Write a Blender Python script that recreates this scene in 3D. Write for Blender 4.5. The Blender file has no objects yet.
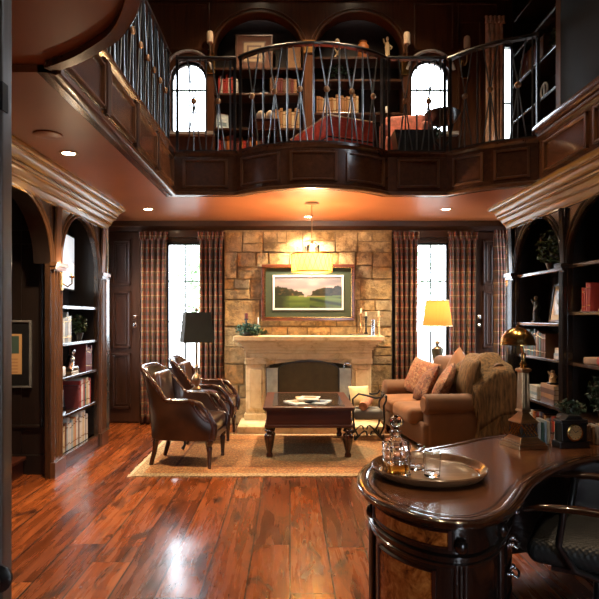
import bpy, math, random
from math import sin, cos, pi, radians, sqrt, floor
from mathutils import Vector, Matrix
random.seed(7)
S = bpy.context.scene
COL = S.collection
F, CX, CY, EYE = 580.0, 290.0, 316.0, 1.46     # focal length and vanishing point of a 599 px frame, eye height

def px(x, y, d):
    """world point seen at pixel x, y at depth d"""
    return Vector(((x-CX)*d/F, d, EYE-(y-CY)*d/F))

# ------------------------------------------------------------------ materials
class NT:
    def __init__(s, name):
        s.m = bpy.data.materials.new(name); s.m.use_nodes = True
        s.t = s.m.node_tree; s.t.nodes.clear()
        s.out = s.t.nodes.new('ShaderNodeOutputMaterial')
        s.b = s.t.nodes.new('ShaderNodeBsdfPrincipled')
        s.t.links.new(s.b.outputs[0], s.out.inputs[0])
        s._tc = None
    def tc(s, kind='Object'):
        if s._tc is None: s._tc = s.t.nodes.new('ShaderNodeTexCoord')
        return s._tc.outputs[kind]
    def L(s, a, b): s.t.links.new(a, b)
    def put(s, sock, v):
        if v is None: return
        if hasattr(v, 'links'): s.L(v, sock)
        else:
            try: sock.default_value = v
            except Exception: sock.default_value = (*v, 1)
    def math(s, op, a, b=None, c=None, clamp=False):
        n = s.t.nodes.new('ShaderNodeMath'); n.operation = op; n.use_clamp = clamp
        s.put(n.inputs[0], a); s.put(n.inputs[1], b)
        if c is not None: s.put(n.inputs[2], c)
        return n.outputs[0]
    def sep(s, v):
        n = s.t.nodes.new('ShaderNodeSeparateXYZ'); s.L(v, n.inputs[0]); return n.outputs
    def comb(s, x, y, z):
        n = s.t.nodes.new('ShaderNodeCombineXYZ')
        for i, v in enumerate((x, y, z)): s.put(n.inputs[i], v)
        return n.outputs[0]
    def mapp(s, v, scale=(1,1,1), rot=(0,0,0), loc=(0,0,0)):
        n = s.t.nodes.new('ShaderNodeMapping'); s.L(v, n.inputs[0])
        n.inputs['Scale'].default_value = scale; n.inputs['Rotation'].default_value = rot; n.inputs['Location'].default_value = loc
        return n.outputs[0]
    def noise(s, v, scale=5, detail=4, rough=.55, dist=0.):
        n = s.t.nodes.new('ShaderNodeTexNoise')
        if v is not None: s.L(v, n.inputs['Vector'])
        n.inputs['Scale'].default_value = scale; n.inputs['Detail'].default_value = detail
        n.inputs['Roughness'].default_value = rough; n.inputs['Distortion'].default_value = dist
        return n.outputs['Fac']
    def voro(s, v, scale=5, feature='F1', out='Distance'):
        n = s.t.nodes.new('ShaderNodeTexVoronoi'); n.feature = feature
        if v is not None: s.L(v, n.inputs['Vector'])
        n.inputs['Scale'].default_value = scale
        return n.outputs[out]
    def white(s, v):
        n = s.t.nodes.new('ShaderNodeTexWhiteNoise'); n.noise_dimensions = '3D'; s.L(v, n.inputs['Vector']); return n.outputs['Value']
    def ramp(s, fac, stops, mode='LINEAR'):
        n = s.t.nodes.new('ShaderNodeValToRGB'); n.color_ramp.interpolation = mode
        e = n.color_ramp.elements
        while len(e) < len(stops): e.new(0.5)
        for q, (p, c) in zip(e, stops):
            q.position = p; q.color = (c if hasattr(c, '__len__') else (c, c, c))[:3] + (1,) if hasattr(c, '__len__') else (c, c, c, 1)
        s.L(fac, n.inputs[0]); return n.outputs[0]
    def mix(s, fac, a, b, mode='MIX'):
        n = s.t.nodes.new('ShaderNodeMix'); n.data_type = 'RGBA'; n.blend_type = mode
        s.put(n.inputs[0], fac); s.put(n.inputs[6], a); s.put(n.inputs[7], b)
        return n.outputs[2]
    def bump(s, h, strength=.3, dist=.01):
        n = s.t.nodes.new('ShaderNodeBump'); n.inputs['Strength'].default_value = strength; n.inputs['Distance'].default_value = dist
        s.L(h, n.inputs['Height']); s.L(n.outputs[0], s.b.inputs['Normal'])
    def island(s):
        n = s.t.nodes.new('ShaderNodeNewGeometry'); return n.outputs['Random Per Island']
    def set(s, base=None, rough=None, metal=None, coat=None, coatr=None, spec=None, trans=None, emit=None, es=None, sheen=None, ior=None, sub=None):
        I = s.b.inputs
        for k, v in (('Base Color', base), ('Roughness', rough), ('Metallic', metal), ('Coat Weight', coat), ('Coat Roughness', coatr),
                     ('Specular IOR Level', spec), ('Transmission Weight', trans), ('Emission Color', emit), ('Emission Strength', es),
                     ('Sheen Weight', sheen), ('IOR', ior)):
            if v is not None: s.put(I[k], v)
        return s.m

def c3(c, k): return tuple(min(1, x*k) for x in c)

def wood(name, c, rough=.3, coat=.35, scale=1., axis='z', dark=.45, coatr=.12):
    n = NT(name)
    st = {'x': (1.2, 14, 14), 'y': (14, 1.2, 14), 'z': (14, 14, 1.2)}[axis]
    v = n.mapp(n.tc(), tuple(q*scale for q in st))
    g = n.noise(v, 1.6, 5, .6, .6)
    g2 = n.noise(n.tc(), 2.2*scale, 2)
    f = n.math('ADD', n.math('MULTIPLY', g, .75), n.math('MULTIPLY', g2, .35))
    col = n.ramp(f, [(.3, c3(c, dark)), (.55, c), (.78, c3(c, 1.5))])
    n.set(base=col, rough=rough, coat=coat, coatr=coatr)
    n.bump(g, .08, .004)
    return n.m

def plain(name, c, rough=.5, metal=0, coat=0, var=.25, scale=8, bump=.0, spec=None, sheen=None, coatr=.1):
    n = NT(name)
    g = n.noise(n.tc(), scale, 4)
    col = n.ramp(g, [(.3, c3(c, 1-var)), (.7, c3(c, 1+var))])
    n.set(base=col, rough=rough, metal=metal, coat=coat, spec=spec, sheen=sheen, coatr=coatr)
    if bump: n.bump(g, bump, .004)
    return n.m

M = {}
M['panel'] = wood('dark_panelling', (.042, .016, .008), .32, .3)
M['panel_x'] = wood('dark_panelling_level', (.042, .016, .008), .3, .3, axis='x')
M['panel_y'] = wood('dark_panelling_along', (.075, .027, .012), .26, .5, axis='y', coatr=.1)
M['panel_up'] = wood('upper_panelling', (.085, .030, .011), .35, .2)
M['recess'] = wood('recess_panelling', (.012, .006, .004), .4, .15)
M['shelf'] = wood('shelf_wood', (.04, .02, .012), .25, .7, axis='y', coatr=.1)
M['shelf_x'] = wood('upper_shelf_wood', (.06, .025, .012), .3, .4, axis='x')
M['cornice'] = plain('bronzed_cornice', (.33, .185, .055), .26, coat=.5, var=.12, scale=3, coatr=.12)
M['desk_edge'] = wood('desk_edge_wood', (.035, .013, .006), .16, .9, coatr=.05)
M['case'] = wood('blackened_bookcase_wood', (.016, .010, .007), .22, .7, coatr=.1)
M['case_l'] = wood('dark_bookcase_wood', (.04, .018, .009), .24, .6, coatr=.1)
M['lacquer'] = plain('polished_lacquer', (.05, .05, .05), .12, coat=1., coatr=.05, spec=1.)
M['pilaster'] = wood('pilaster_wood', (.11, .045, .018), .28, .6, coatr=.12)
M['mahog'] = wood('mahogany', (.06, .013, .005), .38, .08, axis='x')
M['mahog_z'] = wood('mahogany_upright', (.045, .013, .006), .25, .5)
M['desk_black'] = wood('ebonised_wood', (.012, .008, .006), .25, .7, coatr=.08)
M['black'] = plain('black_wood', (.012, .011, .011), .3, coat=.5)
M['blackmat'] = plain('black_matte', (.01, .009, .009), .7)
M['iron'] = plain('wrought_iron', (.05, .05, .052), .35, metal=.85)
M['steel'] = plain('brushed_rail_steel', (.22, .23, .235), .33, metal=.9)
M['brass'] = plain('brass', (.62, .37, .12), .22, metal=1)
M['oldbrass'] = plain('aged_brass', (.5, .32, .18), .28, metal=1, bump=.1)
M['rosette'] = plain('rosette_brass', (.4, .22, .11), .4, metal=.8)
M['chrome'] = plain('silver_metal', (.75, .75, .76), .18, metal=1, var=.05)
M['cream'] = plain('cream_shade', (.85, .68, .48), .7, var=.05)
M['white'] = plain('white_matt', (.8, .78, .74), .6, var=.05)
M['paper'] = plain('paper', (.62, .57, .47), .8, var=.12, scale=30)
M['leaf'] = plain('leaf_green', (.03, .06, .012), .5, var=.6, scale=25)
M['leafd'] = plain('leaf_dark_green', (.015, .045, .022), .5, var=.6, scale=25)
M['leafb'] = plain('leaf_blue_green', (.04, .12, .09), .45, var=.6, scale=25)
M['outleaf'] = plain('tree_leaves', (.30, .42, .24), .7, var=.5, scale=3)
M['bark'] = plain('bark', (.12, .08, .05), .9, var=.4)
M['lawn'] = plain('terrace', (.22, .21, .19), .9, var=.3)
M['red_up'] = plain('red_leather', (.62, .09, .06), .42, coat=.25, var=.35, scale=14, bump=.1)
M['pink'] = plain('faded_red_cloth', (.72, .27, .2), .7, var=.3, scale=20)
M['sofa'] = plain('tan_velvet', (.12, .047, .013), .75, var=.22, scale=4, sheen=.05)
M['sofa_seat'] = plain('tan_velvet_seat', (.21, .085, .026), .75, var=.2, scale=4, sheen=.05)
M['greyc'] = plain('grey_cushion', (.16, .16, .15), .8, var=.2)
M['yellowc'] = plain('pale_yellow_cloth', (.75, .6, .3), .8, var=.2)
M['orange'] = plain('rolled_orange_cloth', (.5, .2, .1), .8, var=.4, scale=20)
M['liquor'] = None

def leather(name, c):
    n = NT(name)
    g = n.noise(n.tc(), 3.5, 4); p = n.voro(n.tc(), 160)
    col = n.ramp(g, [(.3, c3(c, .45)), (.5, c), (.72, c3(c, 1.9))])
    n.set(base=col, rough=.28, coat=.5, coatr=.15); n.bump(p, .08, .002); return n.m
M['leather'] = leather('brown_leather', (.028, .010, .0045))
M['leather_in'] = leather('worn_brown_leather', (.055, .02, .009))
n = NT('black_basketweave_leather')
w = n.sep(n.tc())
a = n.math('SINE', n.math('MULTIPLY', w[1], 420)); b = n.math('SINE', n.math('MULTIPLY', w[0], 260))
n.set(base=n.ramp(n.noise(n.tc(), 5), [(.3, (.012, .013, .013)), (.7, (.024, .026, .026))]), rough=.5); n.bump(n.math('MULTIPLY', a, b), .5, .002)
M['weave'] = n.m
M['hood'] = plain('highlight_pale_moulding', (.42, .38, .34), .3, coat=.5)  # pale base colour stands in for highlights on the window arches
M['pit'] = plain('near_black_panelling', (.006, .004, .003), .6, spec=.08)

n = NT('floor_planks')
x, y, z = n.sep(n.tc())[:3]
W_ = .235
row = n.math('FLOOR', n.math('DIVIDE', x, W_))
r1 = n.white(n.comb(row, 3.3, 0))
yy = n.math('ADD', y, n.math('MULTIPLY', r1, 5.))
pl = n.math('FLOOR', n.math('DIVIDE', yy, 1.9))
rnd = n.white(n.comb(row, pl, 1.7))
fx = n.math('FRACT', n.math('DIVIDE', x, W_)); fy = n.math('FRACT', n.math('DIVIDE', yy, 1.9))
gapx = n.math('LESS_THAN', n.math('MINIMUM', fx, n.math('SUBTRACT', 1, fx)), .02)
gapy = n.math('LESS_THAN', fy, .003)
gap = n.math('MAXIMUM', gapx, gapy)
gv = n.comb(n.math('MULTIPLY', x, 16), n.math('MULTIPLY', y, 1.3), n.math('MULTIPLY', rnd, 40))
grain = n.noise(gv, 1.3, 5, .55, .35)
fv = n.comb(n.math('MULTIPLY', x, 50), n.math('MULTIPLY', y, 2.5), n.math('MULTIPLY', rnd, 40))
fine = n.noise(fv, 1.6, 4, .6, .4)
blot = n.noise(n.comb(n.math('MULTIPLY', x, 4.5), n.math('MULTIPLY', y, 1.5), n.math('MULTIPLY', rnd, 17)), 1.5, 6, .68, .8)
t = n.math('ADD', n.math('MULTIPLY', grain, .5), n.math('ADD', n.math('MULTIPLY', rnd, .24), n.math('MULTIPLY', fine, .25)))
base = n.ramp(t, [(.28, (.07, .016, .005)), (.42, (.17, .038, .009)), (.58, (.32, .075, .015)), (.76, (.50, .15, .032))])
dk = n.ramp(blot, [(.36, 1.), (.44, .35), (.5, 0.)])
base = n.mix(n.math('MULTIPLY', dk, .85), base, (.016, .007, .005, 1))
base = n.mix(gap, base, (.012, .005, .003, 1))
n.set(base=base, rough=n.ramp(grain, [(.3, .2), (.7, .34)]), coat=.45, coatr=.14)
wav = n.noise(n.comb(n.math('MULTIPLY', x, 6), n.math('MULTIPLY', y, 2.2), rnd), 1.2, 3)
n.bump(n.math('SUBTRACT', n.math('ADD', n.math('MULTIPLY', wav, .9), n.math('MULTIPLY', grain, .25)), gap), .35, .006)
M['floor'] = n.m

n = NT('ceiling_copper_plaster')
g = n.noise(n.tc(), 1.4, 4)
n.set(base=n.ramp(g, [(.3, (.25, .078, .024)), (.7, (.32, .105, .034))]), rough=.42, coat=.12, coatr=.3)
M['ceiling'] = n.m

n = NT('rough_ashlar_stone')
r = n.island(); g = n.noise(n.tc(), 9, 7, .7); g2 = n.noise(n.tc(), 2.5, 3)
c = n.ramp(r, [(0, (.52, .31, .11)), (.2, (.36, .25, .12)), (.38, (.58, .39, .17)), (.55, (.33, .27, .17)), (.7, (.55, .27, .075)), (.85, (.44, .36, .22)), (1, (.62, .42, .19))])
c = n.mix(n.ramp(g, [(.42, .75), (.6, 0.)]), c, (.11, .07, .032, 1))
c = n.mix(n.ramp(g2, [(.45, 0.), (.7, .45)]), c, (.5, .4, .24, 1))
n.set(base=c, rough=.85); n.bump(n.math('ADD', g, n.math('MULTIPLY', n.noise(n.tc(), 28, 5, .7), .5)), 1., .03)
M['stone'] = n.m
M['mortar'] = plain('mortar', (.24, .17, .09), .95, var=.3, scale=30)
n = NT('carved_limestone')
g = n.noise(n.tc(), 6, 6, .7, .8)
n.set(base=n.ramp(g, [(.3, (.48, .31, .14)), (.45, (.74, .56, .31)), (.7, (.86, .70, .44))]), rough=.6); n.bump(g, .35, .012)
M['lime'] = n.m

def plaid(name, k=1.):
    n = NT(name); s = n.sep(n.tc())
    wob = n.noise(n.mapp(n.tc(), (3, 3, .4)), 1.5, 2)
    X = n.math('ADD', s[0], n.math('MULTIPLY', wob, .006)); Z = s[2]
    def st(v, per, off, wd): return n.math('LESS_THAN', n.math('FRACT', n.math('ADD', n.math('DIVIDE', v, per), off)), wd)
    c = n.mix(n.noise(n.tc(), 3), c3((.12, .022, .012), k)+(1,), c3((.17, .038, .018), k)+(1,))
    dark = c3((.045, .035, .025), k)+(1,); tan = c3((.38, .24, .11), k)+(1,); grn = c3((.1, .09, .05), k)+(1,)
    for v, per in ((X, .1), (Z, .16)):
        c = n.mix(n.math('MULTIPLY', st(v, per, 0, .28), .7), c, dark)
        c = n.mix(n.math('MULTIPLY', st(v, per, .5, .14), .6), c, grn)
        c = n.mix(n.math('MULTIPLY', st(v, per, .36, .06), .65), c, tan)
    n.set(base=c, rough=.8); return n.m
M['plaid'] = plaid('plaid_drapery')
def paisley(name, a, b, d, sc=13):
    n = NT(name)
    v = n.voro(n.tc(), sc); g = n.noise(n.tc(), sc*.8, 3, .6, 2.5)
    c = n.ramp(g, [(.38, a), (.47, b), (.53, d), (.62, b)], 'LINEAR'); c = n.mix(n.ramp(v, [(.12, .7), (.3, 0.)]), c, b+(1,))
    n.set(base=c, rough=.8); return n.m
M['paisley'] = paisley('rust_paisley', (.30, .10, .045), (.10, .035, .018), (.42, .22, .10))
M['paisley2'] = paisley('dark_paisley', (.20, .055, .028), (.06, .02, .012), (.32, .15, .07), 11)
n = NT('olive_brown_throw'); g = n.noise(n.mapp(n.tc(), (40, 40, 6)), 1, 4)
n.set(base=n.ramp(g, [(.3, (.04, .022, .007)), (.7, (.22, .12, .04))]), rough=.9); n.bump(g, .6, .01)
M['throw'] = n.m

n = NT('rug_wool')
o = n.tc(); s = n.sep(o)
ax = n.math('ABSOLUTE', s[0]); ay = n.math('ABSOLUTE', s[1])
ex = n.math('SUBTRACT', 1.68, ax); ey = n.math('SUBTRACT', .94, ay)
edge = n.math('MINIMUM', ex, ey)
g = n.noise(o, 8, 5, .75, 3.5); g2 = n.noise(o, 60, 3); v = n.voro(o, 7)
field = n.ramp(g, [(.38, (.34, .07, .02)), (.44, (.6, .34, .13)), (.48, (.12, .07, .035)), (.53, (.52, .2, .06)), (.58, (.62, .38, .16)), (.64, (.16, .1, .05)), (.7, (.5, .16, .05))])
rr = n.math('ADD', n.math('POWER', n.math('DIVIDE', s[0], .95), 2), n.math('POWER', n.math('DIVIDE', s[1], .6), 2))
ctr = n.ramp(g, [(.38, (.10, .10, .065)), (.45, (.42, .33, .18)), (.5, (.08, .09, .06)), (.56, (.42, .2, .08)), (.62, (.34, .3, .18)), (.7, (.1, .1, .07))])
c = n.mix(n.ramp(rr, [(.45, 1.), (.6, 0.)]), field, ctr)
brd = n.ramp(g, [(.4, (.55, .16, .05)), (.5, (.62, .33, .12)), (.6, (.32, .09, .03))])
c = n.mix(n.math('LESS_THAN', edge, .34), c, brd)
c = n.mix(n.math('LESS_THAN', n.math('ABSOLUTE', n.math('SUBTRACT', edge, .34)), .012), c, (.2, .07, .035, 1))
c = n.mix(n.math('LESS_THAN', edge, .09), c, (.62, .44, .24, 1))
c = n.mix(n.ramp(g2, [(.42, .75), (.6, 0.)]), c, (.14, .07, .03, 1))
n.set(base=c, rough=.95); n.bump(g2, .5, .004)
M['rug'] = n.m

n = NT('desk_top_leather_brown'); g = n.noise(n.mapp(n.tc(), (3, 1, 1)), 3, 5, .6, .8)
n.set(base=n.ramp(g, [(.3, (.09, .03, .010)), (.7, (.21, .08, .03))]), rough=.25, coat=.6, coatr=.14)
M['desktop'] = n.m
n = NT('burl_veneer'); g = n.noise(n.tc(), 12, 6, .62, 1.2); g2 = n.noise(n.tc(), 70, 3)
n.set(base=n.ramp(n.math('ADD', n.math('MULTIPLY', g, .8), n.math('MULTIPLY', g2, .2)), [(.36, (.09, .018, .004)), (.5, (.52, .15, .025)), (.66, (.85, .36, .08))]), rough=.22, coat=.6, coatr=.06)
M['burl'] = n.m

def glass(name, tint=(1, 1, 1), rough=0.):
    n = NT(name); n.set(base=tint, rough=rough, trans=1., ior=1.48); return n.m
M['crystal'] = glass('cut_crystal')
M['whisky'] = glass('whisky', (.95, .5, .08))
n = NT('window_glass')          # thin pane: passes daylight straight through, mirrors a little
tr = n.t.nodes.new('ShaderNodeBsdfTransparent'); gl = n.t.nodes.new('ShaderNodeBsdfGlossy'); gl.inputs['Roughness'].default_value = .02
fr = n.t.nodes.new('ShaderNodeFresnel'); fr.inputs[0].default_value = 1.3
mx = n.t.nodes.new('ShaderNodeMixShader'); n.L(fr.outputs[0], mx.inputs[0]); n.L(tr.outputs[0], mx.inputs[1]); n.L(gl.outputs[0], mx.inputs[2]); n.L(mx.outputs[0], n.out.inputs[0])
M['pane'] = n.m
def emis(name, c, k):
    n = NT(name); n.set(base=c, emit=c+(1,), es=k, rough=.5); return n.m
M['bulb'] = emis('lamp_bulb', (1, .72, .42), 25)
M['can'] = emis('downlight_lamp', (1, .78, .5), 22)
M['screen'] = emis('screen_reflection_glow', (.72, .82, .9), .35)  # emission stands in for window light reflected by the panel
def shade(name, c, t=.6, folds=0):
    n = NT(name)
    tl = n.t.nodes.new('ShaderNodeBsdfTranslucent'); tl.inputs[0].default_value = c+(1,)
    df = n.t.nodes.new('ShaderNodeBsdfDiffuse'); df.inputs[0].default_value = c+(1,)
    mx = n.t.nodes.new('ShaderNodeMixShader'); mx.inputs[0].default_value = t
    n.L(df.outputs[0], mx.inputs[1]); n.L(tl.outputs[0], mx.inputs[2]); n.L(mx.outputs[0], n.out.inputs[0]); return n.m
M['shade_o'] = shade('amber_pleated_shade', (.50, .22, .055), .28)
M['shade_c'] = shade('linen_drum_shade', (.38, .21, .045), .4)
M['shade_k'] = plain('dark_green_black_shade', (.02, .02, .012), .7)
BOOK = {}
for nm, c in {'red': (.38, .03, .02), 'burgundy': (.13, .02, .02), 'white': (.62, .6, .55), 'cream': (.55, .42, .24), 'tan': (.34, .18, .075), 'brown': (.13, .06, .03),
              'black': (.02, .02, .02), 'navy': (.03, .05, .12), 'green': (.04, .1, .06), 'grey': (.25, .26, .26), 'orange': (.5, .17, .04), 'teal': (.06, .17, .17), 'pale blue': (.35, .45, .5)}.items():
    BOOK[nm] = plain(nm.replace(' ', '_')+'_book_cloth', c, .5, var=.15, scale=20, coat=.15)

# ------------------------------------------------------------------ mesh builder
class MB:
    def __init__(s): s.v = []; s.f = []; s.m = []; s.c = None
    def add(s, vs, fs, mi=0):
        o = len(s.v); s.v += [tuple(p) for p in vs]; s.f += [tuple(o+i for i in f) for f in fs]; s.m += [mi]*len(fs); return s
    def box(s, x0, x1, y0, y1, z0, z1, mi=0):
        return s.add([(x, y, z) for z in (z0, z1) for x, y in ((x0, y0), (x1, y0), (x1, y1), (x0, y1))],
                     [(3, 2, 1, 0), (4, 5, 6, 7), (0, 1, 5, 4), (1, 2, 6, 5), (2, 3, 7, 6), (3, 0, 4, 7)], mi)
    def cbox(s, c, d, mat=None, mi=0):
        vs = [Vector((x*d[0]/2, y*d[1]/2, z*d[2]/2)) for z in (-1, 1) for x, y in ((-1, -1), (1, -1), (1, 1), (-1, 1))]
        if mat is not None: vs = [mat @ v for v in vs]
        c = Vector(c)
        return s.add([v+c for v in vs], [(3, 2, 1, 0), (4, 5, 6, 7), (0, 1, 5, 4), (1, 2, 6, 5), (2, 3, 7, 6), (3, 0, 4, 7)], mi)
    def prism(s, poly, z0, z1, ax='z', mi=0):
        """poly extruded along ax from z0 to z1; poly coordinates are the two other axes in order"""
        P = {'z': lambda a, b, h: (a, b, h), 'y': lambda a, b, h: (a, h, b), 'x': lambda a, b, h: (h, a, b)}[ax]
        n = len(poly)
        ar = sum(poly[i][0]*poly[(i+1) % n][1]-poly[(i+1) % n][0]*poly[i][1] for i in range(n))
        if (ar < 0) != (ax == 'y'): poly = poly[::-1]
        vs = [P(a, b, z0) for a, b in poly]+[P(a, b, z1) for a, b in poly]
        fs = [tuple(range(n))[::-1], tuple(range(n, 2*n))]+[(i, (i+1) % n, n+(i+1) % n, n+i) for i in range(n)]
        return s.add(vs, fs, mi)
    def lathe(s, prof, c=(0, 0, 0), seg=24, mi=0, sx=1, sy=1, cap=True):
        vs = []; fs = []; k = len(prof)
        for r, z in prof:
            for i in range(seg):
                a = 2*pi*i/seg; vs.append((c[0]+r*cos(a)*sx, c[1]+r*sin(a)*sy, c[2]+z))
        for j in range(k-1):
            for i in range(seg):
                fs.append((j*seg+i, j*seg+(i+1) % seg, (j+1)*seg+(i+1) % seg, (j+1)*seg+i))
        if cap: fs += [tuple(range(seg))[::-1], tuple((k-1)*seg+i for i in range(seg))]
        return s.add(vs, fs, mi)
    def tube(s, pts, r, seg=8, mi=0, closed=False, flat=1.):
        pts = [Vector(p) for p in pts]; n = len(pts); vs = []; fs = []
        rr = r if hasattr(r, '__len__') else [r]*n
        ref = None
        for i, p in enumerate(pts):
            a = pts[(i-1) % n] if (closed or i > 0) else p; b = pts[(i+1) % n] if (closed or i < n-1) else p
            t = (b-a).normalized()
            if ref is None: ref = Vector((0, 0, 1)) if abs(t.z) < .9 else Vector((1, 0, 0))
            u = (ref-t*ref.dot(t)).normalized(); w = t.cross(u); ref = u
            for j in range(seg):
                q = 2*pi*j/seg; vs.append(p+(u*cos(q)*flat+w*sin(q))*rr[i])
        for i in range(n if closed else n-1):
            for j in range(seg):
                fs.append((i*seg+j, i*seg+(j+1) % seg, ((i+1) % n)*seg+(j+1) % seg, ((i+1) % n)*seg+j))
        if not closed: fs += [tuple(range(seg))[::-1], tuple((n-1)*seg+j for j in range(seg))]
        return s.add(vs, fs, mi)
    def sweep(s, path, prof, closed=False, mi=0):
        """closed profile (offset to the right of travel, z) along a level path"""
        n = len(path); k = len(prof); vs = []; fs = []
        for i in range(n):
            p = Vector(path[i]); a = Vector(path[(i-1) % n]) if (closed or i > 0) else None; b = Vector(path[(i+1) % n]) if (closed or i < n-1) else None
            n1 = n2 = None
            if a is not None: d = (p-a).normalized(); n1 = Vector((d.y, -d.x))
            if b is not None: d = (b-p).normalized(); n2 = Vector((d.y, -d.x))
            if n1 is None: nn = n2
            elif n2 is None: nn = n1
            else:
                nn = n1+n2; nn = nn/max(.35, nn.dot(n1))
            for o, z in prof: vs.append((p.x+nn.x*o, p.y+nn.y*o, z))
        for i in range(n if closed else n-1):
            for j in range(k):
                fs.append((i*k+j, i*k+(j+1) % k, ((i+1) % n)*k+(j+1) % k, ((i+1) % n)*k+j))
        if not closed: fs += [tuple(range(k)), tuple((n-1)*k+j for j in range(k))[::-1]]
        return s.add(vs, fs, mi)
    def rbox(s, c, h, r, rot=None, seg=5, bulge=0., mi=0):
        """rounded box: centre c, half sizes h, corner radius r, crowned by bulge on top and bottom"""
        c = Vector(c); g = {}; vs = []; fs = []
        def coords(hh):
            k = min(r, hh); a = [-hh + k*(1-cos(pi/2*i/seg)) for i in range(seg+1)]
            m = [-hh+k+(2*hh-2*k)*i/4 for i in range(1, 4)]
            return a+m+[-x for x in a[::-1]]
        A = [coords(q) for q in h]; N = len(A[0])
        def idx(i, j, l):
            if (i, j, l) not in g:
                p = Vector((A[0][i], A[1][j], A[2][l]))
                rr = [min(r, q) for q in h]
                inn = Vector([max(-(h[t]-rr[t]), min(h[t]-rr[t], p[t])) for t in range(3)])
                d = p-inn
                e = Vector([d[t]/rr[t] for t in range(3)])
                if e.length > 1e-6:
                    m_ = max(abs(x) for x in e)
                    e = e.normalized()
                    p = inn+Vector([e[t]*rr[t] for t in range(3)])
                if bulge:
                    u = p.x/h[0]; v = p.y/h[1]; p.z += bulge*(1-u*u)*(1-v*v)*(1 if p.z > 0 else -.3)*abs(p.z/h[2])
                if rot is not None: p = rot @ p
                g[(i, j, l)] = len(vs); vs.append(p+c)
            return g[(i, j, l)]
        E = N-1
        for i in range(E):
            for j in range(E):
                fs.append((idx(i, j, 0), idx(i, j+1, 0), idx(i+1, j+1, 0), idx(i+1, j, 0)))
                fs.append((idx(i, j, E), idx(i+1, j, E), idx(i+1, j+1, E), idx(i, j+1, E)))
                fs.append((idx(i, 0, j), idx(i+1, 0, j), idx(i+1, 0, j+1), idx(i, 0, j+1)))
                fs.append((idx(i, E, j), idx(i, E, j+1), idx(i+1, E, j+1), idx(i+1, E, j)))
                fs.append((idx(0, i, j), idx(0, i, j+1), idx(0, i+1, j+1), idx(0, i+1, j)))
                fs.append((idx(E, i, j), idx(E, i+1, j), idx(E, i+1, j+1), idx(E, i, j+1)))
        return s.add(vs, fs, mi)
    def pillow(s, c, w, hgt, t, rot, n=14):
        vs = []; fs = []; c = Vector(c)
        for sd in (1, -1):
            for i in range(n+1):
                for j in range(n+1):
                    u = 2*i/n-1; v = 2*j/n-1
                    k = sqrt(max(0, (1-u*u)*(1-v*v)))**.8
                    pin = 1-.07*(1-abs(u)**2)*(abs(v) > .0)*abs(v)**3; pin2 = 1-.07*(1-abs(v)**2)*abs(u)**3
                    vs.append(rot @ Vector((u*w/2*pin2, sd*t/2*k, v*hgt/2*pin))+c)
        q = (n+1)**2
        for i in range(n):
            for j in range(n):
                a = i*(n+1)+j; b = a+n+1
                fs.append((a, b, b+1, a+1)); fs.append((q+a, q+a+1, q+b+1, q+b))
        return s.add(vs, fs)
    def ball(s, c, r, seg=14, rings=9, mi=0):
        r = r if hasattr(r, '__len__') else (r, r, r)
        vs = [(c[0], c[1], c[2]-r[2])]; fs = []
        for j in range(1, rings):
            a = -pi/2+pi*j/rings
            for i in range(seg): b = 2*pi*i/seg; vs.append((c[0]+r[0]*cos(a)*cos(b), c[1]+r[1]*cos(a)*sin(b), c[2]+r[2]*sin(a)))
        vs.append((c[0], c[1], c[2]+r[2])); T = len(vs)-1
        for i in range(seg):
            fs.append((0, 1+(i+1) % seg, 1+i)); fs.append((T, T-seg+i, T-seg+(i+1) % seg))
            for j in range(rings-2): fs.append((1+j*seg+i, 1+j*seg+(i+1) % seg, 1+(j+1)*seg+(i+1) % seg, 1+(j+1)*seg+i))
        return s.add(vs, fs, mi)
    def leaves(s, c, r, n, size, rng, mi=0, hollow=.3):
        for _ in range(n):
            while True:
                d = Vector((rng.uniform(-1, 1), rng.uniform(-1, 1), rng.uniform(-1, 1)))
                if hollow < d.length < 1: break
            p = Vector(c)+Vector((d.x*r[0], d.y*r[1], d.z*r[2]))
            a = Vector((rng.gauss(0, 1), rng.gauss(0, 1), rng.gauss(0, .6))).normalized(); b = a.cross(Vector((rng.gauss(0, 1), rng.gauss(0, 1), rng.gauss(0, 1)))).normalized()
            q = size*rng.uniform(.6, 1.3); nn = a.cross(b)*q*.18
            s.add([p-a*q, p-b*q*.42+nn, p+a*q, p+b*q*.42+nn, p], [(0, 1, 4), (1, 2, 4), (2, 3, 4), (3, 0, 4)], mi)
        return s
    def build(s, name, mat, parent=None, loc=(0, 0, 0), rz=0, smooth=35, bevel=0, bseg=2, rot=None):
        me = bpy.data.meshes.new(name); me.from_pydata(s.v, [], s.f); me.validate(clean_customdata=False)
        for m_ in (mat if isinstance(mat, (list, tuple)) else [mat]): me.materials.append(m_)
        if len(me.polygons) == len(s.m): me.polygons.foreach_set('material_index', s.m)
        if smooth:
            me.polygons.foreach_set('use_smooth', [True]*len(me.polygons)); me.set_sharp_from_angle(angle=radians(smooth))
        me.update()
        o = bpy.data.objects.new(name, me); COL.objects.link(o)
        o.location = loc; o.rotation_euler = rot if rot else (0, 0, rz)
        if parent is not None: o.parent = parent
        if bevel:
            b = o.modifiers.new('bevel', 'BEVEL'); b.width = bevel; b.segments = bseg; b.limit_method = 'ANGLE'; b.angle_limit = radians(40)
            b.harden_normals = False
        return o

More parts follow.
